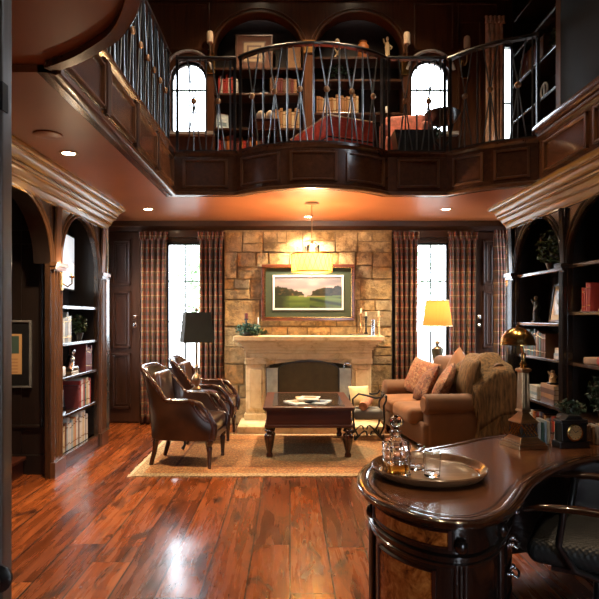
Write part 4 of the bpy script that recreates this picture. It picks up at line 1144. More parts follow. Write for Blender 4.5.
MB().lathe([(.228, .004), (.12, -.012), (.01, -.02)], seg=40, cap=False).build('diffuser', M['shade_c'], t, smooth=80)
MB().lathe([(.003, -.045), (.014, -.035), (.006, -.025), (.018, -.018)], seg=12).build('finial', M['oldbrass'], t, smooth=60)
for k in range(4):
    a = k*pi/2+pi/4+.2; r = .085
    am = MB().tube([(0, 0, .31), (cos(a)*.04, sin(a)*.04, .33), (cos(a)*r, sin(a)*r, .29), (cos(a)*r, sin(a)*r, .21)], .005, 6)
    am.build('arm', M['oldbrass'], t, smooth=60)
    MB().lathe([(.02, .215), (.008, .225), (.015, .24), (.015, .30), (.004, .305)], (cos(a)*r, sin(a)*r, 0), 12).build('candle_sleeve', M['black'], t, smooth=60)
for k in range(3):
    a = k*2*pi/3; MB().ball((cos(a)*.09, sin(a)*.09, .1), .022, 12, 8).build('bulb', M['bulb'], t, smooth=80)
bulb('chandelier_light', (0, 0, .13), 90, .06, parent=t)

# ------------------------------------------------------------------ recessed lights
for x, y, lab, e in ((-1.75, 4.59, 'recessed ceiling light over the left bookcase, nearest the viewer', 150), (-1.71, 6.99, 'recessed ceiling light in front of the left curtain', 140),
                     (1.88, 6.99, 'recessed ceiling light in front of the right curtain', 140), (.24, 7.52, 'recessed ceiling light beside the chandelier canopy, washing the stone', 230),
                     (1.95, 4.9, None, 0)):
    if not lab: continue
    t = thing('downlight', lab, 'ceiling light', (x, y, ZC))
    MB().lathe([(.075, -.001), (.075, -.006), (.055, -.008), (.05, -.002)], seg=28).build('trim_ring', M['oldbrass'], t, smooth=50)
    MB().lathe([(.05, -.0015), (.05, -.004)], seg=24).build('lamp_disc', M['can'], t, smooth=0)
    l = bpy.data.lights.new('downlight_beam', 'SPOT'); l.energy = e; l.color = (1, .76, .48); l.spot_size = radians(125); l.spot_blend = .8; l.shadow_soft_size = .045
    o = bpy.data.objects.new('downlight_beam', l); COL.objects.link(o); o.location = (0, 0, -.02); o.parent = t
t = thing('ceiling_speaker', 'flat round dark disc in the ceiling beside the nearest recessed light', 'speaker', (-1.72, 4.12, ZC))
MB().lathe([(.10, -.001), (.10, -.008), (.09, -.012)], seg=28).build('grille', M['ceiling'], t, smooth=40)

# ------------------------------------------------------------------ fireside iron seat
t = thing('fireside_bench', 'low scrolled iron fireside bench with a grey cushion between hearth and sofa', 'bench', (.92, 6.93, .012), 0)
for sy in (-.17, .17):
    b_ = MB()
    for s_ in (-1, 1):
        b_.tube([(s_*(.02+.0*k)+s_*.075*(1-cos(k*.5)), sy, .06+.05*sin(k*.9)) for k in range(8)], .010, 6)
        b_.tube([(s_*.17, sy, .0), (s_*.13, sy, .06), (s_*.17, sy, .14), (s_*.18, sy, .24)], .012, 8)
    b_.build('scrolled_legs', M['iron'], t, smooth=60)
    MB().tube([(-.18, sy, .22), (-.19, sy, .48), (-.12, sy, .54), (-.02, sy, .52), (.08, sy, .49), (.15, sy, .50), (.18, sy, .54), (.205, sy, .52), (.20, sy, .46), (.17, sy, .40), (.18, sy, .22)], .012, 8).build('side_rail', M['black'], t, smooth=60)
for sx in (-.18, .18): MB().tube([(sx, -.17, .22), (sx, .17, .22)], .01, 8).build('stretcher', M['black'], t, smooth=60)
MB().tube([(.2, -.17, .50), (.2, .17, .50)], .014, 8).build('stretcher', M['black'], t, smooth=60)
MB().rbox((.0, 0, .29), (.17, .155, .06), .04).build('seat_cushion', M['greyc'], t, smooth=60)
o = MB().pillow((0, 0, 0), .26, .26, .11, RZ(.2) @ RX(-.5)).build('yellow_pillow', M['yellowc'], loc=(.84, 6.98, .50), smooth=70)
tag(o, 'pale yellow pillow on the iron fireside bench', 'cushion')
tag(MB().tube([(-.05, -.12, 0), (0, 0, .03), (.06, .12, .05)], [.05, .055, .05], 14).build('rolled_throw', M['orange'], loc=(.90, 6.88, .405), smooth=60), 'orange-brown rolled blanket on the fireside bench', 'blanket')
# ------------------------------------------------------------------ desk
DZ = .76
OUT = [(.303, 2.476), (.311, 2.287), (.374, 2.137), (.494, 2.005), (.635, 1.985), (.764, 2.07), (.851, 2.183), (.99, 2.402), (1.172, 2.62), (1.369, 2.79), (1.545, 2.88), (1.75, 2.88), (1.93, 2.78), (2.06, 2.62),
       (2.18, 2.52), (2.32, 2.52), (2.44, 2.66), (2.47, 2.9), (2.38, 3.2), (2.2, 3.4), (1.95, 3.5), (1.65, 3.5), (1.33, 3.42), (1.14, 3.35), (.868, 3.147), (.618, 2.985), (.45, 2.84), (.345, 2.67)]
OP = [tuple(p) for p in smooth_path(OUT, 4, True)]            # runs anticlockwise: outside is on the right
t = thing('curved_desk', 'large black and burl kidney-shaped desk in the right foreground', 'desk', (0, 0, 0))
DESK = t
MB().prism(OP, DZ-.03, DZ).build('desktop', M['desktop'], t, smooth=0)
ed = MB().sweep(OP, [(-.004, DZ-.031), (.0, DZ-.031), (.008, DZ-.027), (.008, DZ-.02), (.016, DZ-.015), (.017, DZ-.006), (.01, DZ+.001), (-.004, DZ+.003), (-.03, DZ+.003), (-.034, DZ), (-.03, DZ-.03)], closed=True)
ed.build('edge_moulding', M['desk_edge'], t, smooth=50)
MB().sweep(OP, [(-.07, DZ-.001), (-.055, DZ+.0008), (-.05, DZ+.0008), (-.05, DZ-.001)], closed=True).build('inlay_line', M['desk_black'], t, smooth=40)
# left pedestal; the path runs anticlockwise from the rear round the outer end
PED = smooth_path([(.80, 3.04), (.60, 2.91), (.44, 2.76), (.37, 2.62), (.345, 2.46), (.355, 2.30), (.41, 2.16), (.51, 2.055), (.63, 2.035), (.735, 2.11), (.81, 2.22)], 6)
PED = [tuple(p) for p in PED]
INN = [tuple(p) for p in smooth_path([(.81, 2.22), (.90, 2.38), (.96, 2.55), (1.0, 2.75), (1.0, 3.12)], 4)]
WHOLE = PED+INN[1:]
MB().prism(WHOLE, .05, DZ-.03).build('pedestal_body', M['desk_black'], t, smooth=40)
def band(P, prof, name, mat): return MB().sweep(P, prof).build(name, M[mat], t, smooth=50)
band(WHOLE, [(0, 0), (.03, 0), (.03, .07), (.02, .085), (.012, .1), (0, .11)], 'plinth', 'desk_black')
band(WHOLE, [(0, .575), (.006, .577), (.010, .583), (.010, .590), (.004, .595), (.004, .602), (.012, .606), (.012, .616), (.004, .622), (0, .624)], 'waist_moulding', 'desk_black')
band(WHOLE, [(0, .712), (.012, .718), (.02, .73), (.0, .73)], 'cornice_moulding', 'desk_black')
def s_at(P, xx, zz=.6):
    best = None; L_ = plen(P)
    for i in range(400):
        s = L_*i/399; p, d = pat(P, s)
        if d.y*(-p.x)+(-d.x)*(-p.y) <= 0: continue       # faces away from the viewer
        q = abs(CX+F*p.x/p.y-xx)
        if best is None or q < best[0]: best = (q, s)
    return best[1]
sa, sb = s_at(PED, 376), s_at(PED, 449)
def inset(name, s0, s1, z0, z1, P=PED):
    o = MB().sweep(sub(P, s0, s1, 14), [(0, z0), (.006, z0), (.006, z1), (0, z1)]).build(name, M['burl'], t, smooth=50)
    f = MB(); frame_on(f, P, s0-.01, s1+.01, z0-.01, z1+.01, .012, .012, .0)
    f.build('panel_frame', M['mahog'], o, smooth=40)
    return o
inset('drawer_front', sa, sb, .650, .698)
sc = s_at(PED, 381); sd = s_at(PED, 433)
inset('door_panel', sc, sd, .14, .55)
L_ = plen(PED)
inset('door_panel', max(.1, sa-.46), sa-.1, .14, .55); inset('drawer_front', max(.1, sa-.46), sa-.1, .650, .698)
# fluted pilasters at the corners of the pedestal
for s in (sa-.05, s_at(PED, 446)+.05, L_-.03):
    a, d = pat(PED, min(s, L_)); nn = Vector((d.y, -d.x)); m_ = MB()
    for k in (-1, 0, 1): q = a+d*.016*k+nn*.004; m_.tube([(q.x, q.y, .12), (q.x, q.y, .59)], .009, 8)
    q = a+nn*.006; m_.ball((q.x, q.y, .655), (.025, .025, .03), 12, 8)
    m_.build('pilaster', M['desk_black'], t, smooth=60)
# drawers on the inner side of the pedestal, with bail pulls
LI = plen(INN)
for k, (z0, z1) in enumerate(((.13, .34), (.365, .46), (.485, .58), (.65, .70))):
    o = MB().sweep(sub(INN, .06, .40, 8), [(0, z0), (.01, z0+.004), (.01, z1-.004), (0, z1)]).build('drawer', M['desk_black'], t, smooth=30)
    a, d = pat(INN, .2); nn = Vector((d.y, -d.x)); zc = (z0+z1)/2
    q = [a+d*u+nn*v for u, v in ((-.04, .01), (-.04, .03), (-.02, .036), (.02, .036), (.04, .03), (.04, .01))]
    MB().tube([(p.x, p.y, zc-.012*(0 < i < 5)) for i, p in enumerate(q)], .005, 8).ball((q[0].x, q[0].y, zc), .012, 10, 6).ball((q[5].x, q[5].y, zc), .012, 10, 6).build('drawer_pull', M['chrome'], o, smooth=60)
# right pedestal and the curved panel that joins them
RP = [(1.95, 3.42), (1.93, 3.1), (1.98, 2.86), (2.1, 2.68), (2.2, 2.58), (2.32, 2.57), (2.40, 2.68), (2.43, 2.9), (2.34, 3.17), (2.18, 3.36)]
MB().prism([tuple(p) for p in smooth_path(RP, 3, True)], 0, DZ-.03).build('pedestal_body', M['desk_black'], t, smooth=40)
MB().sweep([tuple(p) for p in smooth_path([(1.97, 3.43), (1.65, 3.44), (1.35, 3.36), (1.15, 3.29), (.95, 3.14), (.80, 3.04)], 4)], [(0, .1), (-.025, .1), (-.025, DZ-.03), (0, DZ-.03)]).build('back_panel', M['desk_black'], t, smooth=50)

# ------------------------------------------------------------------ tray, decanter, tumblers
tx, ty = .612, 2.565
t = thing('serving_tray', 'round wooden tray with raised rim carrying the decanter', 'tray', (tx, ty, DZ+.003))
rim = [(.0, .0), (.215, 0), (.235, .008), (.25, .026), (.253, .036), (.248, .04), (.24, .036), (.228, .018), (.215, .01), (.0, .01)]
MB().lathe(rim[1:9], seg=64, cap=True).build('tray_body', wood('tray_wood', (.17, .085, .04), .25, .6, axis='x', coatr=.1), t, smooth=40)
MB().lathe([(.212, .0101), (.205, .0125), (.0001, .0125)], seg=48, cap=False).build('tray_floor', wood('tray_floor_reflection_tint', (.42, .29, .18), .28, .7, axis='x', coatr=.08), t, smooth=30)  # floor colour lightened to paint in a window reflection
TZ = DZ+.003+.0135
t = thing('decanter', 'square cut-crystal decanter with round stopper, a third full of whisky', 'decanter', (.458, 2.50, TZ), radians(12))
def sqloop(h, r, z, n=6):
    pts = []
    for cx, cy, a0 in ((h-r, h-r, 0), (-h+r, h-r, 90), (-h+r, -h+r, 180), (h-r, -h+r, 270)):
        for i in range(n): a = radians(a0+90*i/(n-1)); pts.append((cx+r*cos(a), cy+r*sin(a), z))
    return pts
def loft(mb, loops, cap=True):
    n = len(loops[0]); vs = [p for l in loops for p in l]; fs = []
    for k in range(len(loops)-1):
        for i in range(n): fs.append((k*n+i, k*n+(i+1) % n, (k+1)*n+(i+1) % n, (k+1)*n+i))
    if cap: fs += [tuple(range(n))[::-1], tuple((len(loops)-1)*n+i for i in range(n))]
    return mb.add(vs, fs)
body = MB(); L1 = [sqloop(.044, .012, 0), sqloop(.05, .012, .006)]
for k in range(9): L1.append(sqloop(.05-.0025*(k % 2), .012, .01+k*.014))
L1 += [sqloop(.05, .014, .135), sqloop(.044, .018, .148), sqloop(.03, .028, .156), sqloop(.018, .0179, .164), sqloop(.016, .0159, .18), sqloop(.024, .0239, .186), sqloop(.022, .0219, .189),
       sqloop(.011, .0109, .187), sqloop(.011, .0109, .165), sqloop(.036, .014, .148), sqloop(.042, .012, .132), sqloop(.042, .012, .012)]
loft(body, L1).build('crystal_body', M['crystal'], t, smooth=25)
loft(MB(), [sqloop(.0415, .0115, .0125), sqloop(.0415, .0115, .052)]).build('whisky', M['whisky'], t, smooth=30)
MB().lathe([(.0105, .166), (.0108, .19), (.008, .196), (.012, .202), (.026, .214), (.031, .228), (.026, .243), (.012, .254), (.004, .257)], seg=12).build('stopper', M['crystal'], t, smooth=20)
def tumbler(label, x, y):
    n = 24; vs = []; fs = []
    pr = [(.030, 0), (.034, .004), (.0355, .03), (.0365, .06), (.0385, .104), (.036, .104), (.0335, .06), (.032, .022), (.004, .018)]
    for k, (r, z) in enumerate(pr):
        for i in range(n): a = 2*pi*i/n; q = r*(.975 if (i % 2 and 1 <= k <= 3) else 1); vs.append((q*cos(a), q*sin(a), z))
    for k in range(len(pr)-1):
        for i in range(n): fs.append((k*n+i, k*n+(i+1) % n, (k+1)*n+(i+1) % n, (k+1)*n+i))
    fs += [tuple(range(n))[::-1], tuple((len(pr)-1)*n+i for i in range(n))]
    tag(MB().add(vs, fs).build('tumbler', M['crystal'], loc=(x, y, TZ), smooth=25), label, 'glass', 'whisky tumblers on the tray')
tumbler('front cut-glass tumbler at the right on the tray', .606, 2.475); tumbler('cut-glass tumbler half hidden behind the decanter', .562, 2.585)

# ------------------------------------------------------------------ brass dome lamp
lx, ly = 1.255, 3.12
DLS = .85
t = thing('desk_lamp', 'antique brass desk lamp with domed metal shade on the desk', 'lamp', (lx, ly, DZ), radians(14))
bs = MB()
for h0, z0, z1 in ((.088, 0, .018), (.08, .018, .03), (.07, .03, .04)): bs.box(-h0, h0, -h0, h0, z0, z1)
loft(bs, [[(x*a, y*a, z) for x, y in ((-1, -1), (1, -1), (1, 1), (-1, 1))] for a, z in ((.066, .04), (.054, .055), (.05, .06))])
bs.build('base', M['oldbrass'], t, smooth=0, bevel=.003)
lb = MB()
loft(lb, [[(x*a, y*a, z) for x, y in ((-1, -1), (1, -1), (1, 1), (-1, 1))] for a, z in ((.052, .06), (.048, .13))])
o_ = lb.build('lattice_block', M['blackmat'], t, smooth=0)
lt = MB()
for s_ in range(4):
    R_ = RZ(s_*pi/2)
    for k in range(-2, 3):
        for sg in (-1, 1):
            a = R_ @ Vector((k*.022-.035*sg, -.052, .064)); b2 = R_ @ Vector((k*.022+.035*sg, -.050, .126))
            a = R_ @ Vector((max(-.05, min(.05, k*.022-.03*sg)), -.053, .064)); b2 = R_ @ Vector((max(-.048, min(.048, k*.022+.03*sg)), -.0495, .128)); lt.tube([a, b2], .0028, 4)
lt.build('lattice', M['brass'], o_, smooth=0)
cp_ = MB(); loft(cp_, [[(x*a, y*a, z) for x, y in ((-1, -1), (1, -1), (1, 1), (-1, 1))] for a, z in ((.055, .13), (.055, .138), (.042, .15), (.025, .175), (.02, .185), (.03, .19), (.027, .2))])
cp_.build('cap', M['oldbrass'], t, smooth=0, bevel=.002)
cm = MB(); loft(cm, [[(x*a, y*a, z) for x, y in ((-1, -1), (1, -1), (1, 1), (-1, 1))] for a, z in ((.025, .2), (.021, .40), (.03, .405), (.03, .415), (.02, .42))])
for k in (-.3, .3):
    for r in range(4): v1 = RZ(r*pi/2) @ Vector((k*.04, -.024, .21)); v2 = RZ(r*pi/2) @ Vector((k*.035, -.021, .395)); cm.tube([v1, v2], .003, 4)
cm.build('column', M['oldbrass'], t, smooth=0, bevel=.002)
MB().lathe([(.022, .42), (.012, .43), (.02, .44), (.012, .455), (.008, .47), (.014, .485), (.006, .5)], seg=14).tube([(0, 0, .49), (-.008, 0, .53), (-.02, 0, .56), (-.03, 0, .60)], .007, 8).ball((0, 0, .49), .014, 10, 8).build('arm', M['brass'], t, smooth=60)
dm = arc((0, 0), .088, 4, 88, 12)
MB().lathe([(.092, .545), (.092, .552)]+[(a, .552+b2*1.0) for a, b2 in dm]+[(a*.97, .548+b2*.97) for a, b2 in dm[::-1]]+[(.088, .545)], (-.035, 0, 0), 40, cap=False).build('dome_shade', M['brass'], t, smooth=40)
MB().lathe([(.004, .637), (.01, .645), (.004, .655)], (-.035, 0, 0), 10).build('finial', M['brass'], t, smooth=60)

# ------------------------------------------------------------------ mantel clock
t = thing('desk_clock', 'black mantel clock with a round gilt dial on the desk', 'clock', (1.50, 3.10, DZ), radians(8))
MB().box(-.085, .085, -.04, .04, 0, .035).box(-.072, .072, -.034, .034, .035, .135).box(-.08, .08, -.038, .038, .135, .15).prism([(-.055, .15), (-.03, .172), (.03, .172), (.055, .15)], -.03, .03, 'y').build('case', M['black'], t, smooth=0, bevel=.004)
MB().lathe([(.046, 0), (.046, .006), (.038, .01), (.038, .002)], seg=32).build('bezel', M['brass'], t, loc=(0, -.034, .085), rot=(pi/2, 0, 0), smooth=50)
di = MB().lathe([(.038, 0), (.038, .004)], seg=32).build('dial', plain('gilt_dial', (.75, .48, .2), .4, metal=.2, var=.1), t, loc=(0, -.035, .085), rot=(pi/2, 0, 0), smooth=0)
hd = MB(); 
for k in range(12): a = k*pi/6; hd.cbox((.031*sin(a), -.006, .031*cos(a)), (.002, .001, .007), Matrix.Rotation(-a, 3, 'Y').transposed() if False else RY(a))
hd.cbox((.008, -.006, .004), (.003, .001, .02), RY(1.1)); hd.cbox((-.009, -.006, .010), (.002, .001, .028), RY(-.7))
hd.build('clock_hands', M['black'], t, loc=(0, -.036, .085), smooth=0)
tag(MB().leaves((0, 0, .05), (.09, .05, .045), 120, .016, random.Random(8), 0, 0).tube([(0, 0, 0), (.01, 0, .06)], .004, 5).build('trailing_plant', M['leafd'], loc=(1.56, 3.22, DZ+.145), smooth=0), 'dark trailing plant behind the mantel clock', 'plant')
tag(MB().box(-.05, .05, -.05, .05, 0, .145).lathe([(.05, .145), (.06, .150)], seg=12).build('plant_box', M['black'], loc=(1.56, 3.24, DZ), smooth=0, bevel=.004), 'black box standing behind the clock', 'box')

# ------------------------------------------------------------------ black leather desk chair
t = thing('desk_chair', 'black leather swivel armchair pushed in at the curved desk', 'chair', (1.34, 2.50, 0), math.atan2(.5, -.86))
MB().rbox((.02, 0, .475), (.25, .24, .05), .045, bulge=.035).build('seat', M['weave'], t, smooth=60)
MB().rbox((-.30, 0, .74), (.045, .24, .25), .045, rot=RY(-.15)).build('backrest', M['leather'] if False else plain('black_leather', (.02, .02, .02), .35, coat=.3), t, smooth=60)
for s_ in (-1, 1):
    MB().tube([(.27, s_*.285, .665), (.2, s_*.29, .685), (.06, s_*.29, .695), (-.12, s_*.285, .69), (-.26, s_*.26, .66)], [.014, .026, .03, .026, .018], 12, flat=.55).build('armrest', M['desk_edge'], t, smooth=70)
    MB().tube([(.12, s_*.29, .68), (.14, s_*.29, .54), (.08, s_*.26, .44), (.0, s_*.22, .41)], .014, 8).build('arm_support', M['black'], t, smooth=60)
MB().tube([(0, 0, .4), (0, 0, .1)], [.03, .028], 14).box(-.18, .18, -.16, .16, .385, .402).build('swivel_post', M['black'], t, smooth=50)
for k in range(5):
    a = k*2*pi/5+.3
    l_ = MB().tube([(0, 0, .12), (cos(a)*.15, sin(a)*.15, .11), (cos(a)*.26, sin(a)*.26, .075)], [.026, .02, .014], 8).build('leg', M['black'], t, smooth=60)
    MB().lathe([(.024, -.01), (.028, -.006), (.028, .006), (.024, .01)], seg=14).build('caster', M['blackmat'], l_, loc=(cos(a)*.26, sin(a)*.26, .03), rot=(pi/2, 0, a), smooth=40)

# ------------------------------------------------------------------ books: one helper for every row
def book(label, group, p, th, h, d, colr, face, lean=0):
    """spine towards `face` ('x', '-x', '-y'); p is the bottom of the spine centre"""
    m_ = MB(); r = min(th*.3, .008)
    m_.prism([(-th/2, d), (-th/2, r), (-th/2+r, 0), (th/2-r, 0), (th/2, r), (th/2, d), (th/2-.003, d), (th/2-.003, .01), (-th/2+.003, .01), (-th/2+.003, d)], 0, h, 'z', 0)
    m_.box(-th/2+.003, th/2-.003, .009, d-.004, .003, h-.003, 1)
    if th > .018: 
        for z in (.82, .2): m_.box(-th/2-.0004, th/2+.0004, -.0006, .006, h*z, h*z+.006, 2)
    rz = {'-y': 0, 'x': pi/2, '-x': -pi/2}[face]
    o = m_.build('book', [BOOK[colr], M['paper'], M['brass']], loc=p, smooth=0, rot=(0, 0, rz))
    if lean: o.rotation_euler = (Matrix.Rotation(rz, 3, 'Z') @ Matrix.Rotation(lean, 3, 'Y')).to_euler()
    return tag(o, label, 'book', group)
def size_word(h, hs): return 'tall' if h > hs*1.05 else ('short' if h < hs*.93 else 'upright')
def row(where, group, face, fixed, a, b_, z, hs, seed, pal, thr=(.018, .035), dd=.17, side='left', maxn=26):
    """books side by side from a to b; a is the left end as seen in the photo"""
    r_ = random.Random(seed); q = a; sg = 1 if b_ > a else -1; k = 0
    while k < maxn:
        th = r_.uniform(*thr)
        if abs(q-a)+th > abs(b_-a): break
        h = hs*r_.uniform(.86, 1.12); c = q+sg*th/2; k += 1; colr = pal[r_.randrange(len(pal))]
        p = (c, fixed, z+.001) if face == '-y' else (fixed, c, z+.001)
        book('%s %s book, %s from the left %s' % (size_word(h, hs), colr, ORD[k], where), group, p, th-.001, h, dd*r_.uniform(.9, 1.05), colr, face)
        q += sg*th
    return k
mixp = ['white', 'red', 'cream', 'navy', 'grey', 'brown', 'burgundy', 'tan', 'pale blue', 'white', 'orange']
# left bookcase (spines face +x)
xs = XL-.03
row('on the lowest left shelf', 'books on the lowest left shelf', 'x', xs, 5.47, 6.30, .14, .285, 21, ['white', 'white', 'red', 'cream', 'navy', 'grey', 'brown', 'pale blue', 'white', 'orange'], (.03, .052), .2)
row('on the second lowest left shelf', 'books on the second lowest left shelf', 'x', xs, 5.98, 6.36, .51, .26, 22, ['burgundy', 'white', 'teal', 'green', 'cream', 'red'], (.03, .045), .2)
row('in the set beside the bronze figure', 'burgundy set in the left bookcase', 'x', xs, 6.2, 6.42, .87, .255, 23, ['burgundy'], (.034, .042), .2)
row('of the white volumes on the left bookcase', 'white volumes in the left bookcase', 'x', xs, 5.47, 5.80, 1.2, .275, 24, ['white', 'white', 'grey'], (.03, .045), .2)
# right bookcase (spines face -x): left end in the photo is the far end
xs = XR+.03
row('on the shelf behind the dome lamp', 'upright books beside the white stack', '-x', xs, 6.45, 5.86, 1.04, .25, 31, ['black', 'brown', 'green', 'cream', 'teal', 'brown', 'tan'], (.03, .045), .2)
row('between the wooden bookends', 'red books on the right arch shelf', '-x', xs, 5.14, 4.96, 1.5, .23, 32, ['red'], (.035, .05), .2)
row('in the row behind the clock', 'books low in the right arch', '-x', xs, 5.25, 4.5, .2, .26, 33, mixp, (.03, .045), .2)
row('low in the far right-hand bay', 'books low in the first right bay', '-x', xs, 6.4, 5.6, .2, .25, 34, mixp, (.03, .045), .2)
# books standing on the desk beside the lamp
for k, (colr, th) in enumerate((('cream', .016), ('white', .014), ('green', .014), ('pale blue', .012), ('cream', .016))):
    book('%s slim book, %s from the brass lamp in the desk row' % (colr, ORD[k+1]), 'slim books on the desk', (1.345+k*.0165, 3.16, DZ+.004), th-.001, .125-.006*(k % 3), .11, colr, '-y')
for k, (colr, th) in enumerate((('brown', .02), ('tan', .018), ('white', .016), ('burgundy', .02), ('cream', .018), ('tan', .02))):
    book('%s small book, %s from the clock at the right edge of the desk' % (colr, ORD[k+1]), 'small books right of the clock', (1.625+k*.0215, 3.14, DZ+.004), th-.001, .10-.006*(k % 2), .09, colr, '-y')

def flat_stack(where, x, y, z, cols, w=.22, d=.16, seed=1, group=None, face=1):
    r_ = random.Random(seed)
    for k, (colr, th) in enumerate(cols):
        m_ = MB().box(-d/2, d/2, -w/2, w/2, 0, .003).box(-d/2, d/2, -w/2, w/2, th-.003, th).box(-d/2*face, -d/2*face+.003*face, -w/2, w/2, 0, th) if False else MB().box(-d/2, d/2, -w/2, w/2, 0, .003).box(-d/2, d/2, -w/2, w/2, th-.003, th).box(*sorted((-d/2*face, (-d/2+.003)*face)), -w/2, w/2, 0, th)
        m_.box(-d/2+.005, d/2-.005, -w/2+.004, w/2-.004, .003, th-.003, 1)
        pos = 'lowest' if k == 0 else ('topmost' if k == len(cols)-1 else ORD[k+1]+' up')
        tag(m_.build('book', [BOOK[colr], M['paper']], loc=(x, y, z), rz=r_.uniform(-.08, .08), smooth=0), 'flat %s book, %s of the pile %s' % (colr, pos, where), 'book', group); z += th+.0006
flat_stack('behind the brass dome lamp', 2.70, 5.64, 1.041, (('white', .028), ('pale blue', .024), ('white', .03), ('cream', .02)), group='pale flat pile', seed=2)
flat_stack('behind the lamp column, left side', 2.70, 6.26, .581, (('white', .035), ('pale blue', .03), ('white', .035), ('white', .03)), group='white flat pile', seed=3)
flat_stack('behind the lamp column, right side', 2.68, 5.86, .581, (('brown', .05), ('tan', .045), ('brown', .05), ('tan', .04)), w=.34, group='brown flat pile', seed=4)

# ------------------------------------------------------------------ objects on the shelves
def figurine(name, label, loc, h, mat, cat='figurine', rz=0):
    t = thing(name, label, cat, loc, rz)
    MB().box(-.05, .05, -.04, .04, 0, .02).build('plinth', M['black'], t, smooth=0, bevel=.004)
    b_ = MB().tube([(0, 0, .02), (.01, 0, h*.3), (-.005, 0, h*.55), (.005, 0, h*.75)], [.04, .03, .036, .02], 12)
    b_.tube([(0, .02, h*.62), (.03, .06, h*.5), (.05, .04, h*.38)], [.014, .011, .009], 8).tube([(0, -.02, h*.62), (.02, -.05, h*.72), (.03, -.06, h*.85)], [.014, .011, .008], 8)
    b_.ball((.006, 0, h*.86), (.022, .02, h*.1), 12, 8); b_.build('figure', M[mat], t, smooth=70)
    return t
def leaf_plant(name, label, loc, r, n, size, mat='leaf', pot=True, seed=1):
    t = thing(name, label, 'plant', loc)
    if pot: MB().lathe([(.04, 0), (.06, .06), (.065, .08), (.055, .08)], seg=18).build('pot', M['black'], t, smooth=50)
    MB().leaves((0, 0, .08+r[2]*.8), r, n, size, random.Random(seed), 0, 0).build('foliage', M[mat], t, smooth=0)
    return t
def frame_print(name, label, loc, w, h, rz, tilt, fn, fmat, mat_c=(.7, .66, .58), cat='picture', k=.025):
    t = thing(name, label, cat, loc, rz)
    R_ = (tilt, 0, 0)
    o = frame4(w/2, h/2, k, -.01, .012).build('frame', fmat, t, loc=(0, 0, h/2), rot=R_, smooth=0, bevel=.004)
    MB().box(-w/2+.01, w/2-.01, 0, .008, -h/2+.01, h/2-.01).build('mat_board', plain('mat', mat_c, .7, var=.05), t, loc=(0, 0, h/2), rot=R_, smooth=0)
    picture_plane('print', w*.62, h*.62, fn, t, Vector((0, 0, h/2))+Matrix.Rotation(tilt, 3, 'X') @ Vector((0, -.002, 0)), 24, 24, R_)
    return t
sepia = lambda u, v: lerp((.5, .36, .2), (.12, .07, .04), hn(u*6, v*7, 3)*1.1*(1-abs(u-.5)))
cert = lambda u, v: (.05, .08, .06) if (v > .5 and .15 < u < .85 and v < .95) else lerp((.5, .27, .11), (.3, .14, .06), (1 if (int(v*26) % 2 and .2 < u < .8 and v < .42) else 0)*.7)
ship = lambda u, v: lerp((.42, .55, .62), (.8, .85, .85), hn(u*4, v*6, 2)) if v > .4 else lerp((.1, .2, .25), (.25, .35, .4), hn(u*8, v*9))
# left bookcase
leaf_plant('shelf_plant', 'yellow-green leafy plant in the left bookcase', (XL-.13, 6.22, 1.2), (.1, .15, .11), 170, .025, seed=5)
t = thing('bronze_figure', 'bronze seated figure with silver highlights in the left bookcase', 'figurine', (XL-.1, 5.92, .87))
MB().box(-.06, .06, -.1, .1, 0, .03).build('plinth', M['oldbrass'], t, smooth=0, bevel=.005)
MB().tube([(0, -.05, .04), (0, 0, .1), (.01, .03, .18)], [.05, .045, .03], 12).ball((.02, .035, .225), (.026, .026, .032)).tube([(.02, .03, .17), (.05, -.02, .14), (.06, -.06, .16)], [.014, .012, .01], 8).tube([(0, -.03, .05), (.05, .06, .06), (.05, .09, .03)], [.024, .02, .015], 8).build('figure', M['chrome'], t, smooth=70)
tag(MB().rbox((0, 0, .05), (.06, .07, .05), .02).build('white_box', M['white'], loc=(XL-.09, 5.58, .871), smooth=60), 'small white box at the left end of the middle left shelf', 'box')
tag(MB().lathe([(.02, 0), (.028, .04), (.02, .1), (.012, .12), (.014, .15)], seg=16).build('white_vase', M['white'], loc=(XL-.19, 5.52, .871), smooth=60), 'slim pale vase behind the small white box', 'vase')
t = thing('bird_sculpture', 'pale feathered bird sculpture on the second lowest left shelf', 'figurine', (XL-.10, 5.62, .51))
MB().box(-.05, .05, -.07, .07, 0, .02).build('plinth', M['black'], t, smooth=0)
MB().ball((0, 0, .12), (.04, .09, .055), 14, 9).tube([(0, .05, .13), (0, .08, .19), (0, .09, .22)], [.03, .02, .02], 10).tube([(0, .09, .225), (0, .13, .215)], [.01, .002], 6).tube([(0, -.06, .12), (0, -.14, .06)], [.03, .012], 8).tube([(0, 0, .02), (0, 0, .1)], .008, 6).build('figure', M['white'], t, smooth=70)
frame_print('framed_photograph', 'small dark framed photograph behind the bird sculpture', (XL-.18, 5.86, .51), .2, .26, pi/2, -.12, sepia, M['black'])
t = thing('reflection_glow_screen', 'slim screen glowing in place of a window reflection under the left bookcase arch', 'screen', (-2.30, 6.02, 2.02), pi/2+radians(8))
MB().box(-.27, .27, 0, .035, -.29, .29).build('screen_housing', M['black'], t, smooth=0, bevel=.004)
MB().box(-.255, .255, -.002, .0, -.275, .275).build('reflection_glow_face', M['screen'], t, smooth=0)  # glows in place of a mirrored window
MB().box(-.06, .06, .035, .17, -.06, .06).build('wall_bracket', M['blackmat'], t, smooth=0)
